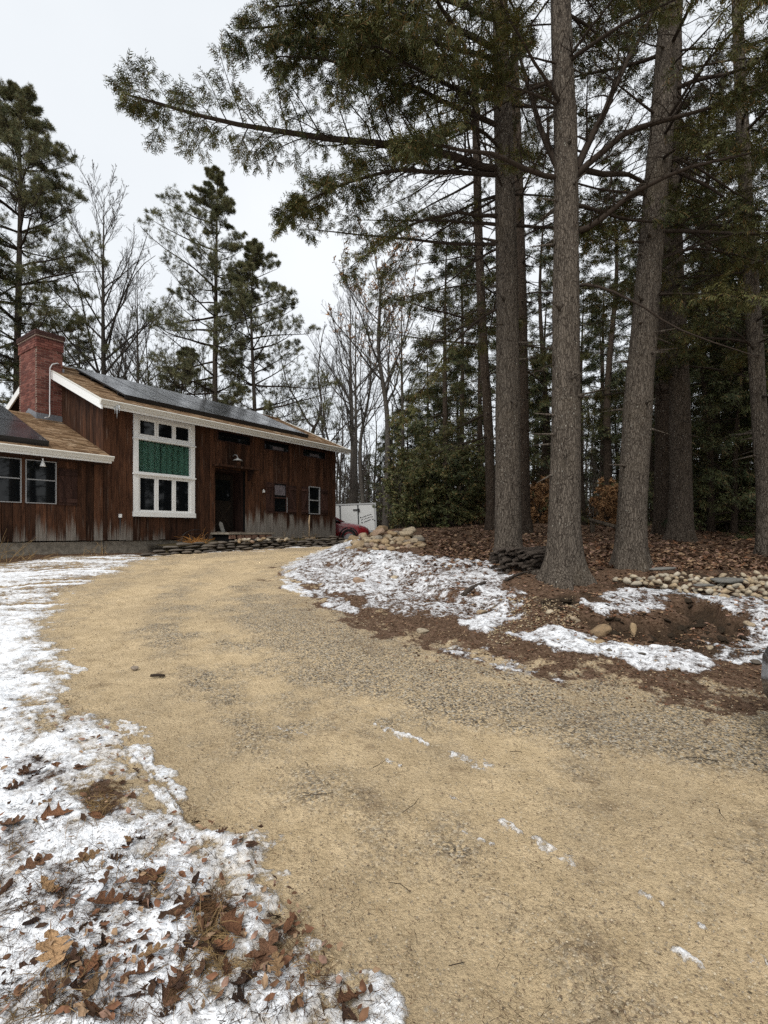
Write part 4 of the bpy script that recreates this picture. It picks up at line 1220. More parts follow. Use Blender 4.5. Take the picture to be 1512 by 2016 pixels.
fore_tree('dark slender hemlock standing right behind the leftmost near trunk', 14.0,
    [(1033, 1060, 24), (1030, 850, 23), (1026, 600, 22), (1020, 350, 19), (1012, 100, 16)], 17, mat='bark_dark',
    auto=[(5, 15, 15, 1.6, 3.4, 0, 360, -20, 10)], sides=18)
fore_tree('thin crooked hemlock between the brown-leaved tree and the near trunks', 14.5,
    [(968, 1045, 20), (962, 850, 18), (950, 650, 17), (942, 450, 16), (936, 200, 14)], 19, mat='bark_dark',
    auto=[(4.5, 14, 22, 1.8, 3.6, 0, 360, -25, 10), (4, 9, 6, 2.5, 4.0, 230, 310, -25, 5)], sides=18)
fore_tree('reddish dark trunk close behind the leaning hemlock', 13.5,
    [(1302, 1062, 30), (1303, 900, 26), (1306, 700, 24), (1318, 500, 22), (1330, 200, 20)], 23, mat='bark_dark',
    auto=[(5, 15, 13, 1.6, 3.2, 0, 360, -15, 10)], sides=18)

# ---- prototypes for the woods behind
def hemlock_proto(H, seed, crown_from, spread, nl=70, mat='hem_far', size=.36):
    rng = np.random.default_rng(seed)
    gt = Geo(); P = np.array([[0, 0, -.3], [rng.normal(0, .1), rng.normal(0, .1), H * .35], [rng.normal(0, .2), rng.normal(0, .2), H * .7], [0, 0, H]])
    A = resample(P, 24); trunk_geo(gt, A, np.linspace(.0125 * H, .01, 24), 12, .4, .05, seed)
    PP, RR = [], []
    for q in range(nl):
        f = crown_from + (1 - crown_from) * ((q + rng.random()) / nl) ** .85
        z = f * H; c = A[min(23, int(f * 23))]
        L = spread * (1 - f) ** .75 * rng.uniform(.55, 1.1) + .25
        PP.append(make_path(c, q * 2.4 + rng.normal(0, .4), math.radians(rng.uniform(-12, 22)), L, rng, 6, -.45, .1)); RR.append((.010 + .008 * L) * np.linspace(1, .15, 6))
    g = Geo(); P, R = np.array(PP), np.array(RR); g.tubes(P, R, 4)
    S, SR, ts = sprout(P, R, 15, .18, .97, 56, 10, .34, 3, rng, droop=-.4, planar=.9, rfac=.35)
    g.tubes(S, SR, 3)
    scatter(g, S[ts > .35], SPRAY_FAR, 5, .2, size, .35, rng, flat=.3)
    scatter(g, P, SPRAY_FAR, 5, .7, size, .3, rng, flat=.3)
    return gt.mesh('trunk', M['bark_dark']), g.mesh('crown', [M['twig'], M[mat]])

def pine_proto(H, seed, crown_from, spread, nl=40, bias=None, tuft=.24, per=4, lowdead=6):
    rng = np.random.default_rng(seed)
    gt = Geo(); P = np.array([[0, 0, -.3], [rng.normal(0, .12), rng.normal(0, .12), H * .4], [rng.normal(0, .2), rng.normal(0, .2), H * .75], [0, 0, H]])
    A = resample(P, 28); trunk_geo(gt, A, np.linspace(.0105 * H, .012, 28), 12, .4, .05, seed)
    PP, RR = [], []
    n = 0
    while n < nl:
        w = rng.integers(3, 5); f = crown_from + (1 - crown_from) * (n / nl) ** .9; a0 = rng.uniform(0, 6.28)
        for q in range(w):
            az = a0 + q * 6.28 / w + rng.normal(0, .3)
            shape = min(1.0, (1 - f) / .58 + .08) * (.75 + .25 * min(1, (f - crown_from) / .15 + .2))
            L = spread * shape * rng.uniform(.45, 1.15)
            if bias: L *= 1 + bias[1] * math.cos(az - math.radians(bias[0]))
            PP.append(make_path(A[min(27, int(f * 27))], az, math.radians(rng.uniform(-5, 20) + 28 * f * f), max(L, .4), rng, 7, -.1, .55, .09)); RR.append((.012 + .011 * L) * np.linspace(1, .15, 7))
            n += 1
    g = Geo(); P, R = np.array(PP), np.array(RR); g.tubes(P, R, 5)
    S, SR, ts = sprout(P, R, 14, .28, .98, 46, 12, .44, 4, rng, droop=.55, planar=.45, rfac=.4)
    g.tubes(S, SR, 3)
    T, TR, _ = sprout(S, SR, 5, .3, .97, 42, 12, .55, 3, rng, droop=.5, planar=.4, rfac=.5)
    g.tubes(T, np.maximum(TR, .004), 3)
    scatter(g, T, TUFT, per, .55, tuft, .35, rng, flat=.8, sp=.4)
    scatter(g, S, TUFT, 2, .8, tuft, .35, rng, flat=.8, sp=.4)
    PP, RR = [], []
    for q in range(lowdead):
        f = rng.uniform(.25, max(.3, crown_from)); PP.append(make_path(A[int(f * 27)], rng.uniform(0, 6.28), math.radians(rng.uniform(-10, 25)), rng.uniform(.8, 2.2), rng, 5)); RR.append(.022 * np.linspace(1, .15, 5))
    if PP:
        P, R = np.array(PP), np.array(RR); g.tubes(P, R, 4); S, SR, _ = sprout(P, R, 7, .2, .95, 50, 12, .35, 3, rng, rfac=.4); g.tubes(S, SR, 3)
    return gt.mesh('trunk', M['bark_pine']), g.mesh('crown', [M['twig'], M['pine']])

def bare_proto(H, seed, first=.35, spread=.34, n1=20, n2=8, n3=5, n4=3, r0=.011, elev=50, wood='bark_grey', leaves=0, fork=False):
    rng = np.random.default_rng(seed)
    gt = Geo(); P = np.array([[0, 0, -.3], [rng.normal(0, .03 * H), rng.normal(0, .02 * H), H * .4], [rng.normal(0, .03 * H), rng.normal(0, .02 * H), H * .7], [0, 0, H]])
    A = resample(P, 24); R = np.linspace(r0 * H, .012, 24); trunk_geo(gt, A, R, 12, .4, .05, seed)
    g = Geo()
    L1, R1, t1 = sprout(A[None], R[None], n1, first, .97, 90 - elev, 9, spread, 7, rng, droop=.55, planar=.0, rfac=.55, alt=False, wob=.10, lenpow=.8)
    L2, R2, _ = sprout(L1, R1, n2, .18, .97, 36, 9, .42, 5, rng, droop=.35, planar=.3, rfac=.5)
    L3, R3, _ = sprout(L2, R2, n3, .2, .97, 36, 9, .45, 4, rng, droop=.25, planar=.3, rfac=.55)
    L4, R4, _ = sprout(L3, R3, n4, .25, .97, 35, 9, .5, 3, rng, droop=.2, planar=.3, rfac=.6)
    g.tubes(L1, np.maximum(R1, .012), 5); g.tubes(L2, np.maximum(R2, .008), 3); g.tubes(L3, np.maximum(R3, .006), 3); g.tubes(L4, np.maximum(R4, .005), 3)
    mats = [M[wood]]
    if leaves:
        scatter(g, L4[rng.random(len(L4)) < leaves], LEAFT, 2, .3, .12, .3, rng, mat=1, flat=1.0, sp=.9); mats.append(M['brownleaf'])
    return gt.mesh('trunk', M[wood]), g.mesh('crown', mats)

def plant_tree(name, meshes, label, u, Y, rot=0, scale=1.0, group=None, X=None, cat='tree'):
    x = (u - CU) / FPX * Y if X is None else X
    r = thing(name, label, cat, (x, Y, gz(x, Y)), rot, group)
    r.scale = (scale,) * 3
    link('trunk', meshes[0], r); link('crown', meshes[1], r, kind='stuff')
    return r

# left: white pines and bare crowns behind the house
plant_tree('pine_tree', pine_proto(23.2, 31, .18, 5.6, 130, (-90, .15), .18, 4), 'big dense pine rising behind the brick chimney', 36, 26, 0.4)
plant_tree('pine_tree', pine_proto(22.5, 36, .30, 5.3, 70, (-90, .40), .17, 4, 8), 'tall open pine with a long limb reaching left over the roof', 428, 31, 0.0)
plant_tree('pine_tree', pine_proto(18.0, 43, .26, 5.0, 70, (60, .2), .17, 4, 8), 'shorter bushy pine right of the tall open pine', 500, 31, 0.0)
plant_tree('spruce_tree', hemlock_proto(15.5, 51, .05, 2.6, 80), 'dark pointed spruce just right of the chimney', 152, 35)
plant_tree('pine_tree', pine_proto(13.5, 47, .12, 3.2, 56, None, .2, 3), 'low dark pine filling the gap below the tall open pine', 372, 36)
HEMT = hemlock_proto(9.5, 64, .06, 3.0, 64, size=.40)
HEMS = [hemlock_proto(17, 61, .22, 3.4, 46), hemlock_proto(13, 62, .08, 3.0, 50), hemlock_proto(19, 63, .30, 3.2, 44)]
plant_tree('hemlock_tree', HEMS[1], 'dark hemlock at the left edge beside the big dense pine', -20, 24, 1.0, 1.15)
BARE = [bare_proto(20, 71, .30, .33, 28, 10, 6, 3), bare_proto(15, 72, .35, .36, 18, 8, 6, 4), bare_proto(16, 73, .40, .34, 14, 7, 4, 3, .010, 55), bare_proto(12, 74, .30, .40, 12, 6, 4, 3, .009, 40)]
plant_tree('bare_tree', BARE[0], 'largest bare broadleaf tree, fan of fine twigs between pine and chimney', 205, 33, .7, 1.12)
g6 = 'thin bare trees behind the roof'
for k, (u, Y, s, b) in enumerate([(105, 38, .8, 1), (250, 40, 1.05, 2), (285, 36, 1.0, 1), (318, 39, 1.0, 3), (342, 44, 1.1, 2), (400, 42, 1.0, 1), (455, 45, .9, 3), (545, 42, .75, 2), (270, 48, 1.2, 0), (130, 45, 1.0, 2), (180, 42, .8, 3), (225, 46, 1.0, 1)]):
    plant_tree('bare_tree', BARE[b], ['thin bare tree just right of the chimney top', 'bare tree right of the largest bare crown', 'bare tree over the picture window end of the roof', 'short twiggy bare tree over the solar panels', 'tall faint bare tree left of the open pine', 'bare tree right behind the open pine trunk', 'short bare tree between the two right pines', 'small bare tree right of the shorter bushy pine', 'tall faint bare crown over the left solar panels', 'faint bare tree behind the dark pointed spruce', 'short bare tree left of the largest bare crown trunk', 'faint bare tree close behind the largest bare tree'][k], u, Y, k * 1.3, s, g6)
# between house and woods
def forked_proto():
    rng = np.random.default_rng(77)
    gt = Geo(); A = resample([[0, 0, -.3], [-.3, 0, 3], [.1, 0, 6], [.3, .2, 7.2]], 18); R = np.linspace(.17, .12, 18); trunk_geo(gt, A, R, 12, .4, .05, 77)
    g = Geo()
    arms = [[(.3, .2, 7.1), (-.6, .1, 8.6), (-1.5, 0, 10.5), (-2.0, 0, 13)], [(.3, .2, 7.1), (.8, .3, 9.0), (.6, .2, 11), (1.0, .3, 14)], [(-.2, 0, 4.2), (1.2, .2, 6.2), (2.8, .3, 7.8), (4.6, .4, 8.6)], [(0, 0, 5.6), (-.9, .4, 7), (-1.6, .5, 7.9), (-2.9, .6, 9.0)]]
    P = np.array([resample(a, 9) for a in arms]) + rng.normal(0, .05, (4, 9, 3)); R1 = np.array([.09, .10, .075, .05])[:, None] * np.linspace(1, .2, 9)[None]
    g.tubes(P, R1, 6)
    L2, R2, _ = sprout(P, R1, 12, .2, .97, 45, 12, .35, 5, rng, droop=.3, planar=.2, rfac=.45); L3, R3, _ = sprout(L2, R2, 6, .2, .97, 40, 10, .42, 4, rng, droop=.2, planar=.3, rfac=.5); L4, R4, _ = sprout(L3, R3, 4, .25, .97, 38, 10, .45, 3, rng, planar=.3, rfac=.6)
    for a, b, m in ((L2, R2, .008), (L3, R3, .006), (L4, R4, .005)): g.tubes(a, np.maximum(b, m), 3)
    return gt.mesh('trunk', M['bark_dark']), g.mesh('crown', [M['twig_grey']])
plant_tree('bare_tree', forked_proto(), 'bare forked tree rising past the right end of the roof', 608, 33)
for k, (u, Y, s, b) in enumerate([(668, 30, .78, 3), (700, 34, .95, 2), (650, 42, .95, 1), (722, 28, .8, 1), (790, 30, .9, 2), (690, 46, 1.1, 0), (735, 38, .9, 3), (580, 48, .8, 1), (630, 50, 1, 2)]):
    plant_tree('bare_tree', BARE[b], ['short slender bare tree at the house corner', 'bare tree over the middle of the trailer', 'faint slender bare tree over the roof end', 'bare tree just left of the brown-leaved tree', 'bare tree just right of the brown-leaved tree', 'largest faint bare crown over the trailer', 'twiggy faint bare tree over the trailer right end', 'faint bare tree left of the forked tree', 'tall faint bare tree right of the forked tree'][k], u, Y, k * 2.1, s, 'slender bare trees in the gap')
plant_tree('broadleaf_tree', bare_proto(12.5, 81, .40, .42, 22, 8, 5, 3, .0135, 52, 'bark_grey', .55), 'broadleaf tree with some brown leaves still on, above the trailer', 757, 23, .3)

# right: woods
spots = [(880, 20, 1, .9), (905, 26, 0, .9), (1075, 23, 0, .9), (1150, 24, 1, .9), (1235, 30, 0, 1.0), (1400, 17, 0, .9), (1425, 24, 2, .9), (1460, 16, 1, .75), (1560, 19, 1, .9),
         (1620, 24, 2, 1.0), (1350, 27, 1, 1.0), (990, 32, 1, 1.1), (1180, 36, 1, 1.2), (840, 34, 1, 1.0), (1500, 32, 0, 1.0), (1680, 22, 0, 1.0), (1290, 38, 1, 1.1), (1060, 42, 1, 1.1), (1440, 40, 1, 1.1), (1380, 21, 1, 1.0), (1200, 23, 2, .9), (1530, 14.5, 0, .8), (950, 22, 1, .95), (1330, 19, 2, .85), (1080, 27, 0, .8), (1190, 28, 0, .85), (1290, 25, 0, .8)]
def hem_label(u, Y, b):
    look = ('full-crowned dark hemlock', 'low bushy hemlock', 'tall bare-stemmed hemlock')[b]
    where = ('above the evergreen shrubs' if u < 930 else 'left of the leftmost near trunk' if u < 1000 else 'in the gap between the two left near trunks' if u < 1100 else 'in the gap left of the leaning hemlock' if u < 1245
             else 'in the gap right of the leaning hemlock' if u < 1335 else 'right of the dark hemlock in the leaves' if u < 1430 else 'by the slim stained hemlock' if u < 1520 else 'at the right edge of the woods')
    far = 'close by' if Y < 20 else 'farther back' if Y < 29 else 'deep in the woods'
    return f'{look} {far} {where}'
for k, (u, Y, b, s) in enumerate(spots):
    plant_tree('hemlock_tree', HEMS[b], hem_label(u, Y, b), u, Y, k * 1.7, s, 'dark hemlocks in the woods')
for k, (x, y, b) in enumerate([(12, 6, 0), (13.5, 2, 1), (11.5, -3, 2), (16, 10, 1), (18, 5, 0), (15, -7, 0)]):  # unseen hemlocks on the right, added so the windows reflect dark trees
    plant_tree('hemlock_tree', HEMS[b], 'dark hemlock out of view at the right, added for window reflections', 0, y, k * 1.1, 1.0, 'dark hemlocks in the woods', X=x)

# evergreen thicket right of the trailer: saplings with drooping leaves
def shrub_proto(H, seed, leafm='laurel', n1=16, size=.12, spread=.55):
    rng = np.random.default_rng(seed); gt = Geo(); g = Geo()
    stems = [make_path((rng.normal(0, .12), rng.normal(0, .12), -.1), rng.uniform(0, 6.28), math.radians(rng.uniform(62, 86)), H * rng.uniform(.75, 1.05), rng, 8, 0, 0, .07) for _ in range(3)]
    P = np.array(stems); R = np.full((3, 8), .035) * np.linspace(1, .2, 8); gt.tubes(P, R, 6)
    L1, R1, _ = sprout(P, R, n1, .08, .98, 60, 12, .34, 5, rng, droop=-.1, planar=.0, rfac=.45, alt=False, lenpow=.6)
    L2, R2, _ = sprout(L1, R1, 7, .2, .98, 45, 14, .42, 4, rng, droop=-.5, planar=.3, rfac=.5)
    g.tubes(L1, R1, 3); g.tubes(L2, R2, 3)
    scatter(g, L2, LEAF3, 7, .15, size, .35, rng, flat=.7, sp=.6); scatter(g, L1, LEAF3, 4, .5, size, .35, rng, flat=.7, sp=.6)
    return gt.mesh('stem', M['twig']), g.mesh('crown', [M['twig'], M[leafm]])
LEAF3 = [diamonds([((0, 0, 0), (.9, .1, -.35), .13, (.1, .3, 1)), ((.1, 0, 0), (.6, .55, -.5), .12, (.2, -.3, 1)), ((.1, 0, 0), (.6, -.55, -.45), .12, (-.2, .2, 1))])]
SHR = [shrub_proto(3.5, 91), shrub_proto(2.7, 92), shrub_proto(2.0, 93, n1=20)]
for k, (u, Y, b, s) in enumerate([(815, 18.5, 0, .9), (840, 17.5, 0, 1.0), (870, 17.2, 0, 1.05), (905, 18, 1, 1.1), (805, 16.8, 2, .9), (845, 16.5, 2, 1.1), (885, 16.4, 2, 1.0), (795, 20, 1, 1.0), (930, 19.5, 1, 1.2), (845, 20, 0, 1.15), (1440, 14.5, 1, .95), (1405, 15.2, 2, 1.1), (1475, 16, 0, .8)]):
    r = plant_tree('evergreen_shrub', SHR[b], ['tall leafy shrub at the left of the thicket behind the rocks', 'tall leafy shrub in the middle front of the thicket', 'tallest leafy shrub in the right half of the thicket', 'mid-height leafy shrub close to the dark slender trunks', 'low leafy shrub at the left foot of the thicket', 'low leafy shrub at the middle foot of the thicket', 'low leafy shrub at the right foot of the thicket', 'mid-height leafy shrub deeper in, left of the thicket', 'leafy shrub at the far right of the thicket by the trunks', 'tall leafy shrub at the back of the thicket', 'middle leafy shrub in the shade by the slim stained hemlock', 'low leafy shrub in the shade left of the slim stained hemlock', 'tall leafy shrub behind the slim stained hemlock'][k], u, Y, k * 2.2, s, 'evergreen shrubs behind the rock pile' if u < 1000 else 'evergreen shrubs in the right shade', cat='shrub')
BEECH = shrub_proto(2.2, 95, 'brownleaf', 12, .13)
M['beechleaf'] = mat_leaf('beech_leaf', (.16, .085, .035), (.26, .15, .07), None, 3, .75)
for k, (u, Y, s) in enumerate([(955, 20, .8), (1060, 18, .75), (1085, 21, .9), (1185, 20, .85), (1205, 24, 1.0), (985, 24, .9), (1425, 18, .7), (1165, 26, .8), (1050, 24, 1.0), (940, 26, 1.1), (1190, 17, .6), (1075, 28, 1.2), (1215, 21, .9), (975, 19, .7), (1370, 19, .8)]):
    plant_tree('beech_sapling', BEECH, 'orange-brown leaved sapling left of the leftmost near trunk' if u < 1000 else 'orange-brown leaved sapling between the two left near trunks' if u < 1100 else 'orange-brown leaved sapling just left of the leaning hemlock' if u < 1300 else 'orange-brown leaved sapling in the right shade', u, Y, k * 1.9, s, 'orange-brown saplings in the woods', cat='sapling')

for k, (u, Y, s) in enumerate([(1400, 14.2, .8), (1445, 13.6, .7), (1470, 17, 1.0), (1560, 14, .9), (1065, 22, .8), (1285, 22, .9), (1215, 30, 1.0), (1380, 25, 1.1), (1620, 16, 1.0), (900, 29, 1.1), (1050, 33, 1.0), (1320, 32, 1.2), (850, 27, .8), (800, 31, .9), (775, 34, .8)]):
    w = ('above the shrubs' if u < 930 else 'left of the leftmost near trunk' if u < 1000 else 'between the two left near trunks' if u < 1100 else 'left of the leaning hemlock' if u < 1245 else 'right of the leaning hemlock' if u < 1335 else 'right of the brown trunk in the leaves' if u < 1455 else 'by the slim stained hemlock')
    plant_tree('young_hemlock', HEMT, f'young drooping hemlock {["low and nearest", "small", "tall", "dense", "middling", "narrow", "faint", "broad", "shadowed", "pale", "distant", "most distant", "squat", "loose", "thin"][k]} {"near" if Y < 19 else "midway back" if Y < 26 else "far back"} {w}', u, Y, k * 2.3, s, 'young hemlocks under the woods')
BRUSH = [bare_proto(4.2, 111, .06, .5, 14, 7, 5, 3, .007, 62, 'twig_grey'), bare_proto(3.4, 112, .05, .6, 16, 7, 5, 2, .007, 60, 'twig_grey')]
for k, (u, Y, s) in enumerate([(668, 30, 1.0), (690, 33, 1.2), (715, 31, .9), (738, 34, 1.2), (760, 29, .9), (780, 33, 1.1), (675, 37, 1.3), (750, 27, .7), (705, 40, 1.4), (800, 27, .8), (1000, 26, .9), (1080, 25, .8), (1200, 28, 1.0), (935, 23, .8), (1170, 22, .7), (970, 29, 1.1)]):
    plant_tree('bare_shrub', BRUSH[k % 2], ('bare twiggy shrub in the thicket beyond the trailer' if u < 820 else 'bare twiggy shrub on the wood floor between the trunks'), u, Y, k * 1.7, s, 'bare shrubs beyond the trailer' if u < 820 else 'bare shrubs on the wood floor', cat='shrub')

# far woods: one mass
def far_woods():
    rng = np.random.default_rng(101); g = Geo(); N = 420
    ang = rng.uniform(math.radians(-44), math.radians(44), N); r = rng.uniform(50, 95, N)
    x, y = r * np.sin(ang), r * np.cos(ang); z = ground_z(x, y)
    H = rng.uniform(7, 15, N) * np.where(x < -8, 1.0, 1.0)
    k = 6; s = np.linspace(0, 1, k)
    P = np.stack([x[:, None] + rng.normal(0, .25, (N, k)) * s, y[:, None] + 0 * s[None], z[:, None] - .3 + H[:, None] * s], -1); R = (H * .011)[:, None] * (1 - .8 * s[None])
    g.tubes(P, R, 5)
    L1, R1, _ = sprout(P, R, 14, .2, .97, 50, 12, .25, 4, rng, droop=.3, planar=0, rfac=.5, alt=False); g.tubes(L1, np.maximum(R1, .02), 3)
    L2, R2, _ = sprout(L1, R1, 4, .2, .97, 40, 12, .5, 3, rng, droop=.2, planar=.2, rfac=.6); g.tubes(L2, np.maximum(R2, .014), 3)
    ev = rng.random(len(L1)) < .42
    scatter(g, L1[ev], SPRAY_FAR, 5, .0, 1.0, .3, rng)
    nb = 900; a2 = rng.uniform(math.radians(-44), math.radians(44), nb); r2 = rng.uniform(42, 75, nb); x, y = r2 * np.sin(a2), r2 * np.cos(a2); z = ground_z(x, y)
    s = np.linspace(0, 1, 4); hb = rng.uniform(1.2, 4.0, nb)
    P = np.stack([x[:, None] + rng.normal(0, .5, (nb, 4)) * s, y[:, None] + 0 * s[None], z[:, None] - .1 + hb[:, None] * s], -1); R = np.full((nb, 4), .03) * (1 - .7 * s[None])
    g.tubes(P, R, 3); L1, R1, _ = sprout(P, R, 12, .05, .97, 45, 14, .5, 4, rng, droop=.3, planar=0, rfac=.7, alt=False); g.tubes(L1, np.maximum(R1, .018), 3)
    L2, R2, _ = sprout(L1, R1, 4, .2, .97, 40, 12, .5, 3, rng, planar=.2, rfac=.7); g.tubes(L2, np.maximum(R2, .013), 3)
    scatter(g, L1[rng.random(len(L1)) < .35], SPRAY_FAR, 4, .0, .8, .3, rng)
    return g.build('far_woods', [M['twig_grey'], M['hem_far']], kind='stuff', label='far grey-brown woods closing the view behind everything', category='woods')
far_woods()

# ------------------------------------------------------------------ stones
import bmesh
def mat_stone(name, cols, dirt=.35):
    t = NT(name); r = t.rand(); i = t.island(); co = t.coord('Object')
    rr = t.math('FRACT', t.math('ADD', r, i))
    c = t.ramp(rr, [(k / (len(cols) - 1), x) for k, x in enumerate(cols)])
    n = t.noise(t.pos(), 22, 7, .7); n2 = t.noise(t.pos(), 90, 4, .8)
    c = t.mix(t.math('MULTIPLY', t.smooth(n, .44, .70), .55), c, (.085, .065, .045))
    c = t.mix(t.math('MULTIPLY', t.smooth(n2, .56, .68), dirt), c, (.42, .37, .29))
    t.color(c); t.rough(.9); t.b.inputs['Specular IOR Level'].default_value = .15; t.bump(t.math('ADD', n, t.math('MULTIPLY', n2, .4)), .012)
    return t.m
M['field'] = mat_stone('fieldstone', [(.24, .165, .095), (.40, .29, .17), (.33, .26, .18), (.46, .37, .25), (.25, .22, .18), (.36, .24, .16)])
M['cobble'] = mat_stone('pale_cobble', [(.36, .29, .20), (.46, .39, .28), (.27, .22, .16), (.42, .32, .20), (.32, .28, .22), (.50, .44, .34)], .3)
M['slate'] = mat_stone('dark_slate', [(.060, .052, .044), (.105, .090, .074), (.15, .125, .098), (.085, .075, .066), (.19, .165, .135)], .12)
M['slab'] = mat_stone('grey_slab', [(.13, .13, .12), (.17, .165, .15), (.15, .15, .145)], .15)

def rock_mesh(name, seed, mat, sub=2, sx=1.0, sy=.8, sz=.6, ang=.5):
    bm = bmesh.new(); bmesh.ops.create_icosphere(bm, subdivisions=sub, radius=.5)
    V = np.array([v.co for v in bm.verts]); r = np.random.default_rng(seed)
    for q in range(9):                                    # knock flat faces off it
        d = unit(r.normal(0, 1, 3)); h = r.uniform(.30, .44) if ang > 0 else .5
        over = V @ d - h; V = V - np.where(over > 0, over * min(1, ang * 1.9), 0)[:, None] * d[None]
    V = V * (1 + .22 * (vnoise3(V[:, 0] * 3 + 10, V[:, 1] * 3 + 10, V[:, 2] * 3 + 10, seed) - .5))[:, None]
    V = V * np.array([sx, sy, sz])
    for v, c in zip(bm.verts, V): v.co = c
    me = bpy.data.meshes.new(name); bm.to_mesh(me); bm.free(); me.materials.append(mat)
    for p in me.polygons: p.use_smooth = True
    return me
ROCK = {k: [rock_mesh('rock', 200 + 20 * j + i, M[k], 3 if k != 'slate' else 2, 1, *( [.8, .62][0:1] + [ (.68, .58, .74, .5, .62, .7)[i] ]), ang=a) for i in range(6)]
        for j, (k, a) in enumerate((('field', .55), ('cobble', .35)))}
SLAT = [rock_mesh('stone', 300 + i, M['slate'], 2, 1.0, .7, (.22, .3, .26, .34)[i], .6) for i in range(4)]
SLAB = [rock_mesh('slab', 320 + i, M['slab'], 2, 1.0, .45, .12, .6) for i in range(2)]

def put(name, me, p, size, parent=None, tilt=.25, rz=None, **tags):
    r = (random.uniform(-tilt, tilt), random.uniform(-tilt, tilt), random.uniform(0, 6.28) if rz is None else rz)
    return link(name, me, parent, p, r, size, **tags)

pile = thing('rock_pile', 'heap of tan rounded fieldstones on the snowy crest beside the trailer', 'rock pile', on_ground(760, 1075))
pl = Vector(pile.location)
cand = []
for row, (v, ua, ub, du, w) in enumerate([(1081, 700, 830, 15, 18), (1075, 688, 832, 16, 20), (1069, 686, 835, 17, 22), (1064, 695, 832, 18, 23), (1060, 705, 828, 19, 24)]):
    u = ua
    while u < ub:
        cand.append((u + random.uniform(-4, 4), v + random.uniform(-2, 2), w * random.uniform(.75, 1.2), 0.30)); u += du * random.uniform(.55, .95)
for (u, v, w, up) in [(745, 1063, 34, .9), (772, 1062, 26, .9), (800, 1062, 34, .9), (722, 1066, 22, .8), (706, 1077, 26, .6), (760, 1072, 24, .7), (788, 1070, 22, .8), (815, 1068, 24, .7), (735, 1075, 18, .7), (700, 1070, 22, .7), (752, 1058, 30, 1.3), (806, 1058, 28, 1.2), (780, 1059, 20, 1.2)]:
    cand.append((u, v, w, up))
for (u, v, w, up) in cand:
    x, y, z = on_ground(u, v); y = min(y, 14.6); x = (u - CU) / FPX * y; z = gz(x, y)
    s = w / FPX * y * 1.02
    put('rock', random.choice(ROCK['field']), Vector((x, y, z + s * .38 * up - .02)) - pl, s, pile)

loose = [(1183, 1240, 44, 'field', 'large angular tan rock, upper of two touching on the snowy bank'), (1176, 1260, 38, 'field', 'flat angular tan rock, lower of two touching on the snowy bank'),
         (1082, 1216, 17, 'cobble', 'small pale rounded rock in the bare dirt under the thickest hemlock'), (948, 1207, 28, 'field', 'rust-brown angular rock on snow left of the bare dirt'),
         (832, 1242, 30, 'cobble', 'pale grey flat rock alone at the driveway edge'), (1238, 1266, 28, 'field', 'tan wedge-shaped rock at the top edge of the lowest snow patch'),
         (1200, 1281, 22, 'slate', 'grey rounded rock sunk in the lowest snow patch'), (1263, 1294, 22, 'slate', 'dark rounded rock on the right of the lowest snow patch'),
         (1475, 1224, 25, 'field', 'pinkish rounded rock in thin snow below the stone row'), (1132, 1224, 24, 'field', 'tan rock with a cap of snow near the two touching rocks'),
         (706, 1148, 30, 'field', 'brown rock half buried in the snowy slope below the rock pile'), (776, 1141, 16, 'field', 'small tan rock in the middle of the snowy slope'),
         (1012, 1192, 12, 'cobble', 'little yellowish stone at the top of the bare dirt'), (1398, 1288, 16, 'cobble', 'small pale rock at the dark cut in the bank'),
         (1160, 1262, 22, 'field', 'low tan rock left of the two touching rocks'), (1488, 1312, 30, 'slate', 'flat grey rock by the dark car'), (1246, 1224, 22, 'field', 'upright reddish rock standing at the left end of the dark cut'),
         (1378, 1256, 30, 'slate', 'brown flat rock on the dark cut'), (1003, 1182, 9, 'cobble', 'tiny pale stone above the bare dirt near the thick trunk'), (850, 1160, 14, 'slate', 'dark stone among patchy snow above the needle strip')]
for (u, v, w, k, lab) in loose:
    x, y, z = on_ground(u, v); s = w / FPX * y * .98
    me = random.choice(ROCK[k]) if k in ROCK else random.choice(SLAT)
    o = put('rock', me, (x, y, z + s * .10), s, None, label=lab, category='rock')
    if 'upright' in lab: o.scale = (s * .7, s * .7, s * 2.4); o.location.z += s * .4
    if 'flat' in lab: o.scale = (s, s, s * .6)

COB = [rock_mesh('cobble', 500 + i, M['cobble'], 2, 1.0, .8, (.6, .7, .55, .65, .75)[i], .5) for i in range(5)]
border = thing('stone_border', 'low row of pale cobbles and grey slabs edging the ground at right', 'stone border', on_ground(1380, 1160))
bl = Vector(border.location); taken = []; tries = 0
while tries < 5000 and len(taken) < 230:
    tries += 1
    u = random.uniform(1212, 1640); f = (u - 1212) / 300
    v0, v1 = 1141 - 6 * min(f, 1), 1149 + 36 * min(f, 1.0)
    v = random.uniform(v0, v1); w = random.uniform(11, 20) * (.8 + .35 * (v - 1135) / 50)
    if any(abs(u - a) < (w + c) * .36 and abs(v - b) < (w + c) * .17 for a, b, c in taken): continue
    taken.append((u, v, w))
taken.sort(key=lambda q: q[1])
for (u, v, w) in taken:
    x, y, z = on_ground(u, v); s = w / FPX * y * 1.12
    o = put('cobble', random.choice(COB), Vector((x, y, z + s * (.20 if random.random() < .72 else .55))) - bl, s, border, .5)
    o.scale = (s * random.uniform(.8, 1.3), s * random.uniform(.75, 1.1), s * random.uniform(.75, 1.15))
for (u, v, w, rz) in [(1306, 1137, 66, .1), (1436, 1152, 92, .05), (1385, 1164, 50, -.15)]:
    x, y, z = on_ground(u, v); s = w / FPX * y
    put('slab', random.choice(SLAB), Vector((x, y, z + .10)) - bl, s, border, .08, rz)

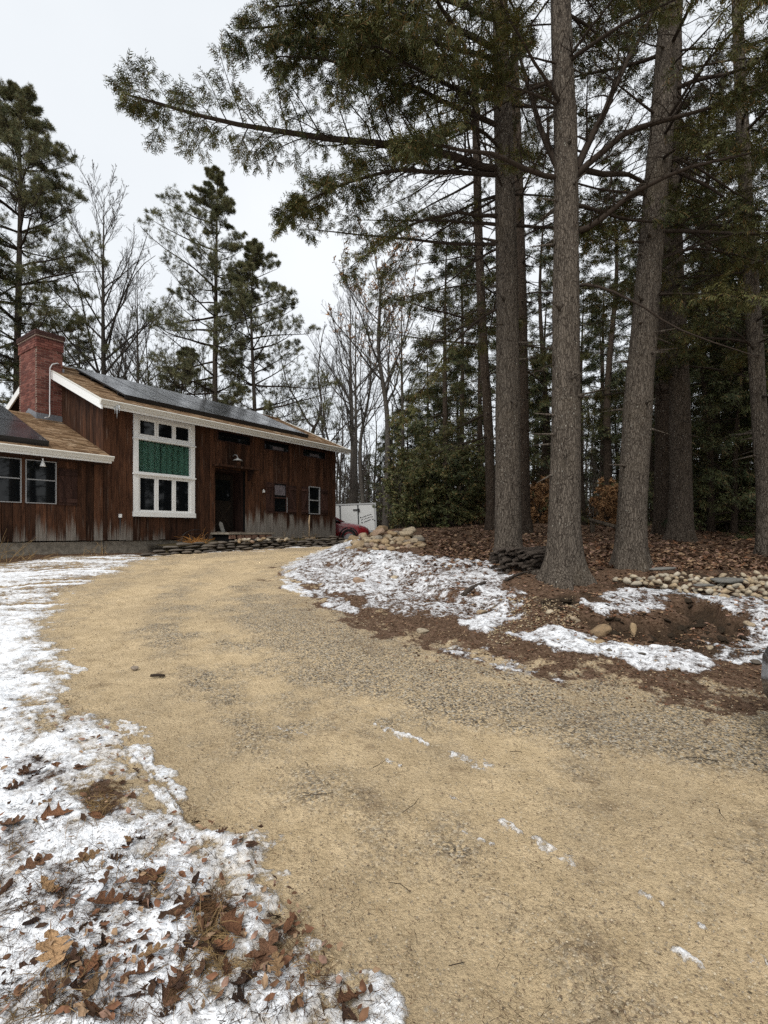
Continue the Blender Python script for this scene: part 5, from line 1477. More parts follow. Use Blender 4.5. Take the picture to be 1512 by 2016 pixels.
# dry stone wall along the front of the house: laid in courses, house-local
swall = thing('dry_stone_wall', 'low dark dry-laid stone wall along the foot of the house', 'stone wall', (HP[0], HP[1], 0), HANG)
nst = 0
for cidx in range(5):
    x = -3.7 + cidx * .35
    while x < 5.45:
        w = random.uniform(.28, .62); h = random.uniform(.065, .10)
        top = 1.0 + cidx * .078
        gx, gy = hw(x + w / 2, -1.15); g0 = gz(gx, gy)
        z = g0 + .03 + cidx * .075
        lim = 1.22 + .10 * (x > -1.5) + .05 * math.sin(x * 2.3)
        if z < lim and nst < 290:
            me = random.choice(SLAT)
            o = link('stone', me, swall, (x + w / 2, -1.15 + cidx * .05 + random.uniform(-.05, .05), z), (random.uniform(-.08, .08), random.uniform(-.08, .08), random.uniform(-.3, .3) + (math.pi if random.random() < .5 else 0)), (w * 1.12, .42, h * 3.6))
            nst += 1
        x += w * .96
g = Geo()                                            # earth and rubble held behind the wall
xs = np.linspace(-2.9, 5.6, 40)
V = []
for x in xs:
    gx, gy = hw(x, -1.1); zz = gz(gx, gy); tz = 1.20 + .03 * math.sin(x * 3.1) + (.06 if x > -1.5 else 0)
    V += [(x, -1.10, zz - .05), (x, -.98, tz - .04), (x, -.55, tz + .02), (x, -.0, tz + .02)]
F = [(i * 4 + k, (i + 1) * 4 + k, (i + 1) * 4 + k + 1, i * 4 + k + 1) for i in range(39) for k in range(3)]
g.add(V, F, smooth=True); M['bedsoil'] = plain('bed_soil', (.07, .055, .03), .95, .1, var=.4, bump=.02, bscale=14)
g.build('soil', M['bedsoil'], swall)
for k in range(30):                                  # rubble under the step
    x = random.uniform(-.6, 1.6); put('rubble', random.choice(ROCK['cobble' if random.random() < .4 else 'field']), (x, random.uniform(-1.2, -.85), 1.27 + random.uniform(-.03, .05)), random.uniform(.10, .2), swall)

# sticks bundled between two trunks
M['stickwood'] = mat_bark('stick_bark', (.105, .085, .07), (.025, .019, .015), 0, .3, 2)
def stick_mesh(seed):
    r = np.random.default_rng(seed); P = np.stack([np.linspace(-.5, .5, 6), r.normal(0, .012, 6), r.normal(0, .012, 6)], -1)
    g = Geo(); g.tube(P, np.full(6, .5) * np.linspace(1, .8, 6) * .062, 7); return g.mesh('stick', M['stickwood'])
STICK = [stick_mesh(i) for i in range(5)]
bx, by, bz = on_ground(1036, 1128)
by = 8.95; bx = (1038 - CU) / FPX * by; bz = gz(bx, by)
sp = thing('stick_bundle', 'stack of cut sticks lying between the two nearest trunks', 'stick stack', (bx, by, bz), 0)
for k in range(104):
    lvl = k // 13; q = k % 13
    put('stick', random.choice(STICK), (-.31 + q * .052 + random.uniform(-.015, .015) + lvl * .004, random.uniform(-.14, .14), .03 + lvl * .046 + random.uniform(-.01, .01)), (random.uniform(.85, 1.2), random.uniform(.6, 1.1), random.uniform(.6, 1.1)), sp, .09, math.radians(44 + random.uniform(-13, 13)))
for (ua, va, ub, vb, r, lab) in [(995, 1147, 1060, 1130, .022, 'grey fallen branch on the snow in front of the stick stack'), (980, 1135, 1025, 1143, .014, 'thin dark fallen branch left of the thick trunk foot'), (912, 1178, 955, 1150, .035, 'short dark rotten log on the snowy bank')]:
    a = on_ground(ua, va); b = on_ground(ub, vb); g = Geo(); A_ = np.array([a, b]) + [0, 0, r]
    P = resample([A_[0], A_[0] * .6 + A_[1] * .4 + [0, .03, .03], A_[1]], 7); 
    g.tube(P, np.linspace(r, r * .6, 7), 8); o = g.build('fallen_branch', M['stickwood'], None, label=lab, category='branch')

# rail among the trees
ra = np.array(at(1166, 1062, 14.0)); rb = np.array(at(1228, 1064, 13.2))
rl = thing('wooden_rail', 'short weathered wooden rail on posts, left of the leaning hemlock', 'rail', (ra[0], ra[1], gz(ra[0], ra[1])))
o0 = np.array(rl.location)
M['oldwood'] = plain('weathered_wood', (.10, .08, .06), .9, .1, var=.4, bscale=16)
for p in (ra, rb):
    g = Geo(); zg = gz(p[0], p[1]); b = np.array([p[0], p[1], zg]) - o0
    g.box(b[0] - .05, b[0] + .05, b[1] - .05, b[1] + .05, b[2] - .2, b[2] + .36); g.build('post', M['oldwood'], rl)
g = Geo(); A_ = np.array([ra[0], ra[1] - .06, gz(ra[0], ra[1]) + .33]) - o0; B_ = np.array([rb[0], rb[1] - .06, gz(rb[0], rb[1]) + .22]) - o0
g.tube([A_ - (B_ - A_) * .08, (A_ + B_) / 2, B_ + (B_ - A_) * .1], [.05, .055, .045], 7); g.build('rail', M['oldwood'], rl)

# ------------------------------------------------------------------ trailer, cars
M['trailer'] = plain('trailer_skin', (.62, .63, .62), .4, .4, var=.04)
M['trailedge'] = plain('trailer_edge', (.40, .41, .41), .5, .4)
M['rubber'] = plain('tyre_rubber', (.018, .018, .018), .85, .2)
TY = 26.0
tx0, tx1 = (636 - CU) / FPX * TY, (742 - CU) / FPX * TY
tg = gz(-1.5, TY)
tr = thing('box_trailer', 'white box trailer with handwriting on its door, behind the red car', 'trailer', (tx1, TY, tg))
tr.rotation_euler = (0, math.radians(-2.2), 0)
TW = tx1 - tx0; z0, z1 = .30, EYE + (HZ - 990) / FPX * TY - tg
g = Geo(); g.box(-TW, 0, .04, 4.2, z0, z1); g.build('body', M['trailer'], tr)
g = Geo(); frame_box(g, -TW - .01, .012, z0 - .02, z1 + .012, .075, -.02, .039); g.build('door_frame', M['trailedge'], tr)
def tx(u): return (u - CU) / FPX * TY - tx1
def tz(v): return EYE + (HZ - v) / FPX * TY - tg
for a, b, nm in ((tx(673), tx(706), 'door'), (tx(708), tx(739), 'door'), (tx(640), tx(670), 'door')):
    g = Geo(); g.box(a + .012, b - .012, -.006, .03, z0 + .07, z1 - .085); dr = g.build(nm, M['trailer'], tr)
for u in (672, 707):
    g = Geo(); g.box(tx(u) - .018, tx(u) + .018, -.012, .02, z0 + .06, z1 - .09); g.build('door_gap', M['black'], tr)
g = Geo(); g.box(tx(697), tx(709), -.05, -.02, tz(1003), tz(1001)); g.box(tx(706), tx(710), -.07, -.02, tz(1005), tz(1000)); g.build('latch', M['black'], tr)
g = Geo(); g.box(tx(672), tx(684), -.05, -.02, tz(1029.5), tz(1027.5)); g.build('latch', M['black'], tr)
for (u, v) in ((711.5, 1017.5), (735.5, 1022), (714, 1027.5), (739, 1024.5)):
    g = Geo(); g.box(tx(u - 1.4), tx(u + 1.4), -.02, -.007, tz(v + .8), tz(v - .8)); g.build('black_clip', M['black'], tr)  # small black clips on the trailer door
M['ink'] = plain('marker_ink', (.045, .045, .05), .7, .2)
rs = np.random.default_rng(5)
g = Geo()
for (ua, va, ub, vb, words_) in ((714.5, 1017.5, 734, 1011.5, 2), (712, 1022.5, 737, 1016, 4), (718.5, 1027, 732, 1022, 1)):
    n = 70; t_ = np.linspace(0, 1, n)
    u = ua + (ub - ua) * t_ + .35 * np.sin(t_ * 61); v = va + (vb - va) * t_ + .95 * np.sin(t_ * 83 + ua) * (0.6 + .4 * rs.random(n)) + .5 * np.sin(t_ * 29)
    brk = (np.floor(t_ * words_ * 1.0001) != np.floor(np.clip(t_ + .05, 0, 1) * words_ * 1.0001))
    seg = []
    for k in range(n):
        if brk[k]:
            if len(seg) > 3: g.tube(seg, [.010] * len(seg), 4)
            seg = []
        else: seg.append((tx(u[k]), -.008, tz(v[k])))
    if len(seg) > 3: g.tube(seg, [.010] * len(seg), 4)
g.build('handwriting', M['ink'], tr)
for y in (1.8,):
    for x in (-TW - .02, .0):
        g = Geo(); lathe(g, [(.0, -.09), (.30, -.09), (.34, -.05), (.34, .05), (.30, .09), (.0, .09)], (x, y, .34), 20, (1, 0, 0)); g.build('wheel', M['rubber'], tr)

def car_paint(name, c):
    t = NT(name); t.color(c); t.rough(.32); t.b.inputs['Specular IOR Level'].default_value = .5; t.b.inputs['Coat Weight'].default_value = .6; t.b.inputs['Coat Roughness'].default_value = .08
    return t.m
M['red'] = car_paint('red_car_paint', (.20, .010, .014)); M['charcoal'] = car_paint('dark_grey_car_paint', (.040, .044, .046))
def car_lamp():
    t = NT('headlight_lens'); t.color((.22, .22, .22)); t.rough(.1); t.b.inputs['Specular IOR Level'].default_value = .6; return t.m
M['lens'] = car_lamp()
def build_car(label, loc, rotz, paint, name='parked_car'):
    """Front towards -x local; 4.5 m long, origin on the ground under its middle."""
    root = thing(name, label, 'car', loc, rotz)
    #       x     half-width  sill   shoulder  top-centre
    ST = [(-2.25, .50, .36, .56, .60), (-2.20, .70, .26, .64, .68), (-2.05, .82, .20, .72, .78), (-1.75, .875, .19, .80, .87), (-1.2, .90, .19, .88, .955), (-.75, .905, .19, .93, 1.0), (0, .905, .19, .95, 1.0), (.9, .905, .19, .97, 1.0),
          (1.6, .895, .20, .98, 1.02), (2.0, .86, .24, .96, 1.0), (2.18, .78, .30, .90, .94), (2.25, .60, .40, .80, .84)]
    g = Geo(); n = 14; V = []
    for (x, w, zs, zh, zt) in ST:
        half = [(w * .0, zs), (w * .80, zs), (w * .97, zs + .08), (w, zs + (zh - zs) * .45), (w * .985, zh - .06), (w * .93, zh), (w * .55, zh + (zt - zh) * .7), (0, zt)]
        ring = [(y, z) for y, z in half] + [(-y, z) for y, z in half[-2:0:-1]]
        V += [(x, y, z) for y, z in ring]
    n = 14
    F = [(i * n + k, i * n + (k + 1) % n, (i + 1) * n + (k + 1) % n, (i + 1) * n + k) for i in range(len(ST) - 1) for k in range(n)]
    g.add(V, F, smooth=True)
    g.add(V[:n] + [(-2.27, 0, .5)], [(k, n, (k + 1) % n) for k in range(n)], smooth=True); g.add(V[-n:] + [(2.27, 0, .6)], [(k, (k + 1) % n, n) for k in range(n)], smooth=True)
    body = g.build('body', paint, root)
    CB = [(-1.05, .80, .96, .97), (-.25, .66, .93, 1.40), (.15, .63, .93, 1.46), (1.0, .63, .95, 1.45), (1.55, .68, .97, 1.25), (2.05, .74, .98, 1.00)]
    g = Geo(); V = []
    for (x, w, zb, zt) in CB:
        V += [(x, .84, zb), (x, (w + .84) / 2, (zb + zt) / 2), (x, w, zt - .02), (x, 0, zt), (x, -w, zt - .02), (x, -(w + .84) / 2, (zb + zt) / 2), (x, -.84, zb)]
    F = [(i * 7 + k, i * 7 + k + 1, (i + 1) * 7 + k + 1, (i + 1) * 7 + k) for i in range(5) for k in range(6)]
    g.add(V, F, smooth=True); g.build('window_glass', M['glass'], root)
    g = Geo(); V = []
    for (x, w, zb, zt) in [(-.28, .67, 0, 1.385)] + CB[2:4] + [(1.5, .69, 0, 1.28)]:
        V += [(x, w + .012, zt - .045), (x, w * .93, zt + .006), (x, 0, zt + .02), (x, -w * .93, zt + .006), (x, -w - .012, zt - .045)]
    g.add(V, [(i * 5 + k, i * 5 + k + 1, (i + 1) * 5 + k + 1, (i + 1) * 5 + k) for i in range(3) for k in range(4)], smooth=True); g.build('roof', paint, root)
    for s in (1, -1):
        g = Geo(); g.tube([(-1.08, .85 * s, .965), (-.28, .69 * s, 1.40)], [.035, .03], 6); g.tube([(.45, .86 * s, .97), (.45, .66 * s, 1.43)], [.035, .03], 6); g.tube([(1.5, .70 * s, 1.29), (2.0, .82 * s, .99)], [.05, .06], 6); g.build('pillar', paint, root)
        g = Geo(); g.add([(-2.19, .44 * s, .60), (-2.10, .70 * s, .63), (-1.86, .85 * s, .70), (-1.80, .84 * s, .79), (-2.04, .70 * s, .735), (-2.17, .44 * s, .68)], [(0, 1, 2, 3), (0, 3, 4, 5)]); 
        for v_ in g.v: v_ *= np.array([1.012, 1.01, 1.0], np.float32)
        g.build('headlight', M['lens'], root)
        g = Geo(); g.box(-.72, -.55, .90 * s if s > 0 else -1.08, 1.08 if s > 0 else -.90, .98, 1.10); g.build('mirror', paint, root)
    g = Geo(); g.box(-2.275, -2.19, -.52, .52, .34, .52); g.build('grille', M['black'], root)
    for x in (-1.40, 1.35):
        for s in (1, -1):
            g = Geo(); lathe(g, [(.21, -.10), (.30, -.11), (.335, -.07), (.335, .07), (.30, .11), (.21, .10)], (x, .80 * s, .335), 24, (0, 1, 0)); w = g.build('wheel', M['rubber'], root)
            g = Geo(); c = (x, .80 * s + .085 * s, .335); lathe(g, [(.0, .0), (.06, .02), (.20, -.01), (.215, .02)], c, 10, (0, s, 0)); g.build('rim', M['alu'], w)
            g = Geo()                                     # dark wheel arch lip
            a = np.linspace(-.25, math.pi + .25, 15); P = np.stack([x + .385 * np.cos(a), np.full(15, .893 * s), .335 + .385 * np.sin(a)], -1); g.tube(P, [.03] * 15, 5); g.build('arch_trim', M['black'], root)
    return root
cy = 22.6
cx_front = (727 - CU) / FPX * cy
build_car('red car parked past the house end in front of the white trailer', (cx_front - 2.25, cy, gz(-2.5, cy)), math.pi, M['red'])
build_car('dark grey car at the right edge, only its front corner in view', (4.665, 2.62, gz(3.2, 2.9) - .02), 0, M['charcoal'])

# ------------------------------------------------------------------ things around the house
M['ice'] = NT('icicle_ice'); _t = M['ice']; _t.color((.75, .78, .8)); _t.rough(.15); _t.b.inputs['Transmission Weight'].default_value = .6; M['ice'] = _t.m
g = Geo()
for dx_, l in ((-.05, .22), (.0, .34), (.06, .18)):
    g.tube([(dx_, 0, 0), (dx_ + .004, 0, -l * .5), (dx_, 0, -l)], [.022, .012, .002], 6)
hx, hy = hw(-3.92, -.52); g.build('icicle', M['ice'], None, label='small cluster of icicles hanging from the upper gutter', category='icicle').location = (hx, hy, 4.79)
g = Geo(); pts = []
for k in range(10):
    a = k * math.pi / 5 + .3; r = .11 if k % 2 == 0 else .045; pts.append((r * .6 * math.cos(a), r * .6 * math.sin(a)))
g.prism(pts, 'y', -.02, .02); o = g.build('star_ornament', M['white'], None, label='small white star hung on the boards beside the door', category='ornament')
hx, hy = hw(1.30, -.07); o.location = (hx, hy, 2.95); o.rotation_euler = (0, 0, HANG)
g = Geo(); g.prism([(-.07, 0), (.05, 0), (.06, .30), (-.01, .36), (-.07, .28)], 'y', -.015, .015); o = g.build('leaning_slate', M['slab'], None, label='blue-grey slate leaning at the left of the front door', category='slate')
hx, hy = hw(-.36, -.1); o.location = (hx, hy, 1.535); o.rotation_euler = (math.radians(-14), math.radians(-12), HANG)
# wire hoop, dry plants in the bed
g = Geo(); a = np.linspace(0, math.pi, 22); P = np.stack([.42 * np.cos(a), .03 * np.sin(3 * a), .36 * np.sin(a) ** .8], -1); g.tube(P, [.008] * 22, 5)
P2 = np.stack([.42 * np.cos(a), .10 * np.sin(a), .22 + .02 * np.sin(a)], -1); g.tube(P2, [.006] * 22, 5)
o = g.build('plant_hoop', M['black'], None, label='thin black wire hoop over dry orange stalks below the big window', category='plant hoop'); hx, hy = hw(-1.72, -.62); o.location = (hx, hy, 1.25); o.rotation_euler = (0, 0, HANG)

def blades(g, c, n, L, spread, rng, r=.003, lean=(0, 0), up=.8, side=3, flop=.9):
    az = rng.uniform(0, 6.28, n); e = rng.uniform(up - .5, up + .4, n).clip(.08, 1.5)
    d = np.stack([np.cos(az) * np.cos(e) + lean[0], np.sin(az) * np.cos(e) + lean[1], np.sin(e)], -1); d = unit(d)
    base = np.asarray(c)[None] + np.stack([rng.normal(0, spread, n), rng.normal(0, spread, n), np.zeros(n)], -1)
    ln = L * rng.uniform(.5, 1.2, n); k = 5; C = np.zeros((n, k, 3)); C[:, 0] = base
    for j in range(1, k):
        d = unit(d + np.array([0, 0, -flop / (k - 1)]) + rng.normal(0, .08, d.shape)); C[:, j] = C[:, j - 1] + d * (ln / (k - 1))[:, None]
    C[:, :, 2] = np.maximum(C[:, :, 2], c[2] + .002)
    g.tubes(C, np.full((n, k), r) * np.linspace(1, .35, k)[None], side)
M['straw'] = plain('dry_straw', (.30, .20, .095), .9, .1, var=.4, bscale=9)
M['orange'] = plain('dry_orange_stalk', (.42, .20, .06), .9, .1, var=.3, bscale=6)
rng = np.random.default_rng(301)
g = Geo(); blades(g, (0, 0, 0), 70, .45, .12, rng, .006, (0, 0), .75, 4, .7); o = g.build('dry_stalks', M['orange'], None, label='clump of dry orange stalks at the wall below the big window', category='dry plant'); hx, hy = hw(-1.75, -.70); o.location = (hx, hy, 1.22)
for (x, lab, h, n) in [(-7.2, 'tall dry weed stalks against the left wing wall', 1.0, 26), (-6.5, 'dry brown weed stalks by the wing foundation', .7, 20), (-5.9, 'small dry weeds beside the left foundation', .45, 16), (-4.4, 'few dry weeds where wing and house meet', .4, 12), (3.2, 'low dry weeds on the stone wall below the right windows', .35, 22), (1.9, 'sparse dry weeds on the stone wall right of the step', .3, 18)]:
    g = Geo(); blades(g, (0, 0, 0), n, h, .16, rng, .006, (0, 0), 1.1, 4, .35)
    o = g.build('dry_weed', M['straw'], None, label=lab, category='dry plant'); hx, hy = hw(x, -.55); o.location = (hx, hy, gz(hx, hy) if x < -3.9 else 1.24)
g = Geo(); g.tube([(0, 0, 0), (.01, 0, .4), (.0, 0, .72), (.02, 0, .92)], [.012, .014, .035, .012], 7); blades(g, (0, 0, .02), 26, .3, .05, rng, .012, (0, 0), .5, 4, .9)
M['mullein'] = plain('dry_mullein', (.42, .31, .20), .9, .1, var=.3, bscale=12)
o = g.build('mullein_stalk', M['mullein'], None, label='pale dry mullein stalk in front of the boards between the right windows', category='dry plant'); hx, hy = hw(2.95, -.62); o.location = (hx, hy, 1.24)

# ------------------------------------------------------------------ ground litter
def leaf_mesh(seed, mat, kind='oak'):
    r = np.random.default_rng(seed); n = 17; t = np.linspace(0, 1, n)
    if kind == 'oak':
        w = .30 * np.sin(np.pi * np.clip(t * .96 + .02, 0, 1)) ** .75 * (.62 + .42 * np.cos(2 * np.pi * 3.6 * (t - .07)))
    elif kind == 'maple':
        w = .42 * np.sin(np.pi * np.clip(t, .02, 1) ** .62) ** .9 * (.72 + .30 * np.cos(2 * np.pi * 3.0 * (t - .16)))
    else:
        w = .24 * np.sin(np.pi * t) ** .8
    w = np.maximum(w, .004); fwd = .09 * np.maximum(0, np.cos(2 * np.pi * 3.6 * (t - .12)))
    curl, bend, tw = r.uniform(.4, 1.7), r.uniform(-.5, .8), r.uniform(-.7, .7)
    V = []
    for i in range(n):
        for s in (-1, -.5, 0, .5, 1):
            x = t[i] - .5 + fwd[i] * abs(s); y = s * w[i]
            z = curl * y * y * 1.6 + bend * (t[i] - .5) ** 2 + tw * y * (t[i] - .5) + .02 * abs(s) + r.normal(0, .006)
            V.append((x, y, z))
    F = [(i * 5 + k, (i + 1) * 5 + k, (i + 1) * 5 + k + 1, i * 5 + k + 1) for i in range(n - 1) for k in range(4)]
    g = Geo(); g.add(V, F, smooth=True); P = [(-.5, 0, bend * .25), (-.62, .01, bend * .25 + .02), (-.74, .03, bend * .25 + .05)]; g.tube(P, [.008, .007, .006], 4)
    return g.mesh('leaf', mat)
def mat_fallen(name, c, vein):
    t = NT(name); co = t.coord('Object'); sx = t.n('ShaderNodeSeparateXYZ'); t.t.links.new(co, sx.inputs[0])
    ay = t.math('ABSOLUTE', sx.outputs[1]); n = t.noise(co, 7, 5, .65)
    col = t.mix(t.ramp(n, [(.35, 0), (.65, 1)]), tuple(x * .6 for x in c), c)
    rib = t.math('SUBTRACT', 1, t.smooth(ay, .006, .016))
    side = t.math('FRACT', t.math('MULTIPLY', t.math('SUBTRACT', sx.outputs[0], t.math('MULTIPLY', ay, .8)), 7.2))
    sv = t.math('SUBTRACT', 1, t.smooth(t.math('ABSOLUTE', t.math('SUBTRACT', side, .5)), .02, .07))
    col = t.mix(t.math('MULTIPLY', t.math('MAXIMUM', rib, t.math('MULTIPLY', sv, .5)), .6), col, vein)
    hv = t.n('ShaderNodeHueSaturation'); t.t.links.new(col, hv.inputs['Color']); t.t.links.new(t.math('MULTIPLY_ADD', t.rand(), .7, .65), hv.inputs['Value'])
    t.color(hv.outputs[0]); t.rough(.7); t.b.inputs['Specular IOR Level'].default_value = .25; t.bump(t.noise(co, 12, 4), .03)
    return t.m
LM = [mat_fallen('tan_oak_leaf', (.40, .245, .125), (.20, .11, .05)), mat_fallen('brown_oak_leaf', (.20, .105, .060), (.10, .05, .028)), mat_fallen('dark_brown_leaf', (.090, .048, .030), (.05, .022, .012)), mat_fallen('russet_leaf', (.24, .112, .056), (.13, .056, .028))]
LEAFM = [[leaf_mesh(400 + 10 * m + i, LM[m], k) for i, k in enumerate(('oak', 'oak', 'maple', 'beech', 'oak'))] for m in range(4)]
lawn, floor_, drive = GROUND['snowy_lawn'], GROUND['forest_floor'], GROUND['driveway']
rng = np.random.default_rng(411)
def drop_leaf(u, v, L, m, k, parent, rz=None, tilt=.35, up=.02):
    p = gw([u], [v])[0]; z = gz(p[0], p[1])
    return link('leaf', LEAFM[m][k], parent, (p[0], p[1], z + up), (rng.normal(0, tilt), rng.normal(0, tilt), rng.uniform(0, 6.28) if rz is None else rz), L)
for (u, v, L, m, k, rz, tl) in [(105, 1905, .185, 0, 0, -.9, .12), (345, 1965, .125, 1, 2, 1.4, .4), (290, 1930, .12, 3, 0, .9, .4), (385, 1752, .075, 2, 3, .9, .8), (520, 1905, .13, 1, 0, 1.2, .4), (545, 1940, .09, 0, 4, 1.9, .4),
                              (570, 1838, .08, 3, 3, 1.3, .7), (460, 1850, .12, 3, 2, -.6, .5), (290, 1740, .13, 3, 1, .6, .4), (25, 1562, .09, 2, 0, .7, .3), (62, 1528, .13, 3, 1, .3, .4), (112, 1620, .13, 3, 2, .4, .4), (205, 1800, .12, 3, 0, .2, .5), (275, 1800, .11, 2, 4, -.4, .5), (345, 1825, .11, 1, 3, .8, .4), (20, 1640, .12, 1, 0, .2, .4),
                              (68, 1720, .12, 1, 4, .9, .4), (690, 1985, .08, 3, 2, .3, .4), (480, 1990, .12, 2, 1, 1.1, .5), (435, 1645, .05, 1, 0, .3, .4), (265, 1880, .10, 3, 1, .7, .5), (300, 1910, .09, 0, 4, .2, .4)]:
    drop_leaf(u, v, L, m, k, lawn, rz, tl * .6, .045 if m == 0 else .02)
nleaf = 26
allu, allv = rng.uniform(-120, 780, 4000), rng.uniform(1440, 2030, 4000)
W_ = gw(allu, allv); dl = poly_sdf(W_[:, 0], W_[:, 1], LAWN) ; bpd = np.max([poly_sdf(W_[:, 0], W_[:, 1], P) for P in BROWNPATCH], 0)
keep = (dl > .05) & ((bpd > -.04) | (rng.random(4000) < .25))
for i in np.where(keep)[0]:
    if nleaf >= 105: break
    drop_leaf(allu[i], allv[i], rng.uniform(.04, .10), int(rng.choice([0, 1, 2, 3], p=[.12, .40, .32, .16])), int(rng.integers(0, 5)), lawn, None, .45, rng.uniform(.005, .03)); nleaf += 1
# larger leaves on the wood floor, then the mass of small ones
uu, vv = rng.uniform(840, 1512, 900), rng.uniform(1062, 1130, 900); W_ = gw(uu, vv); df = poly_sdf(W_[:, 0], W_[:, 1], FOREST); nl = 0
for i in np.where(df > 1.5)[0]:
    if nl >= 230: break
    drop_leaf(uu[i], vv[i], rng.uniform(.10, .17), int(rng.choice([0, 1, 2, 3], p=[.12, .40, .18, .30])), int(rng.integers(0, 5)), floor_, None, .4, .02); nl += 1

M['clod'] = plain('dark_earth', (.042, .030, .020), .95, .1, var=.45, bump=.012, bscale=16)
CLOD = [rock_mesh('soil_clod', 540 + i, M['clod'], 2, 1.0, .85, .6, .7) for i in range(4)]
LP0 = plain('litter_straw', (.30, .215, .13), .85, .1, var=.2)
def litter_mass(name, n, u0, u1, v0, v1, cond, size, mats, parent, tmpl, flat=.35, up=.008, lab=None):
    u, v = rng.uniform(u0, u1, n), rng.uniform(v0, v1, n); Wp = gw(u, v); X, Y = Wp[:, 0], Wp[:, 1]
    z, dF, dL, scp = ground_detail(X, Y); sn, li, gr, ea = surface_masks(X, Y, z, dF, dL, scp)
    globals()['SCP'] = scp
    k = cond(X, Y, dF, dL, sn, li) & (Y < 45); X, Y, z, sn = X[k], Y[k], z[k], sn[k]
    z = z + .016 * sstep(.42, .75, sn) + .01 * sstep(.9, 1.2, sn)
    m = len(X); g = Geo()
    nz = unit(UP + rng.normal(0, flat, (m, 3))); a = rng.uniform(0, 6.28, m); Xa = unit(np.stack([np.cos(a), np.sin(a), rng.normal(0, .2, m)], -1)); Ya = unit(np.cross(nz, Xa)); Za = np.cross(Xa, Ya)
    s = size(m, Y); w = rng.integers(0, len(mats), m); pos = np.stack([X, Y, z + up], -1)
    for q in range(len(mats)):
        c = w == q; tm = tmpl[q % len(tmpl)]; g.stamp(tm[0], tm[1], pos[c], Xa[c], Ya[c], Za[c], s[c], mat=q)
    return g.build(name, mats, parent, kind='stuff')
SMALL = [(np.array([(-.5, 0, .05), (-.2, .22, .0), (.15, .26, .10), (.5, 0, .16), (.1, -.24, .02), (-.25, -.2, .08)]), [np.array([(0, 1, 2, 3), (0, 3, 4, 5)])]),
         (np.array([(-.5, 0, 0), (-.1, .30, .14), (.3, .12, .04), (.55, .05, .1), (.2, -.2, .16), (-.2, -.26, .02)]), [np.array([(0, 1, 2, 3), (0, 3, 4, 5)])])]
LS = [plain('litter_%s' % n, c, .85, .15, var=.3, bscale=30) for n, c in (('brown', (.15, .080, .045)), ('tan', (.31, .205, .125)), ('rust', (.17, .082, .046)), ('dark', (.06, .034, .021)), ('pinkish', (.27, .165, .120)))]
litter_mass('leaf_litter', 13000, 540, 1700, 1036, 1350, lambda X, Y, dF, dL, sn, li: (dF > 1.1 + .6 * rng.random(len(X))) & (SCP < .3) & ((sn < .45) | (rng.random(len(X)) < .20)), lambda m, Y: rng.uniform(.025, .075, m) * (.7 + .05 * Y), LS, floor_, SMALL)
NEED = [diamonds([((-.5, 0, 0), (1, 0, .04), .018, (0, 0, 1))]), diamonds([((-.5, 0, 0), (.55, .05, .05), .02, (0, 0, 1)), ((.03, .05, .05), (.45, -.08, .05), .02, (0, 0, 1))])]
LN = [plain('needle_brown', (.075, .04, .022), .9, .1), plain('needle_dark', (.03, .02, .013), .9, .1), plain('needle_straw', (.21, .135, .07), .9, .1)]
litter_mass('needle_litter', 12000, 540, 1700, 1080, 1400, lambda X, Y, dF, dL, sn, li: (dF > -.6 + 1.2 * rng.random(len(X))) & (dF < 2.0) & ((sn < .45) | (rng.random(len(X)) < .2)), lambda m, Y: rng.uniform(.012, .034, m) * (.7 + .08 * Y), [LS[0], LS[3], LS[1], LS[2], LP0], floor_, SMALL, .4, .006)
for k in range(70):                                  # clods of dark earth on the broken faces
    dpt, Pq = SCARP[int(rng.choice([0, 0, 0, 1, 2, 3]))]; c = Pq.mean(0); q = Pq[rng.integers(0, len(Pq))]; f = rng.uniform(0, 1.1); x, y = c + (q - c) * f + rng.normal(0, .06, 2); s = rng.uniform(.04, .15)
    put('soil_clod', random.choice(CLOD), (x, y, gz(x, y) + s * .04), s, floor_, .6).scale.z *= .55
litter_mass('leaf_litter', 9000, 830, 1650, 1036, 1120, lambda X, Y, dF, dL, sn, li: (dF > .8) & (sn < .5), lambda m, Y: rng.uniform(.05, .12, m) * (.8 + .025 * Y), [LS[0], LS[4], LS[1], LS[3]], floor_, SMALL, .5, .02)
litter_mass('fallen_needles', 10000, -150, 820, 1300, 2030, lambda X, Y, dF, dL, sn, li: (dL > -.25) & (rng.random(len(X)) < .35 + .65 * (fbm2(X * 3, Y * 3, 3, 55) > .5)), lambda m, Y: rng.uniform(.015, .055, m), LN, lawn, NEED, .25, .010)
litter_mass('fallen_needles', 4200, -20, 1560, 1200, 2030, lambda X, Y, dF, dL, sn, li: (dL < 0) & (dF < .4) & (fbm2(X * 1.7, Y * 1.7, 3, 57) > .46), lambda m, Y: rng.uniform(.02, .06, m), LN[:2], drive, NEED, .12, .008)
litter_mass('small_leaves', 1500, -150, 800, 1380, 2030, lambda X, Y, dF, dL, sn, li: (dL > -.05) & (rng.random(len(X)) < .25 + .75 * (fbm2(X * 2.2, Y * 2.2, 3, 59) > .52)), lambda m, Y: rng.uniform(.012, .05, m), LS, lawn, SMALL, .5, .014)
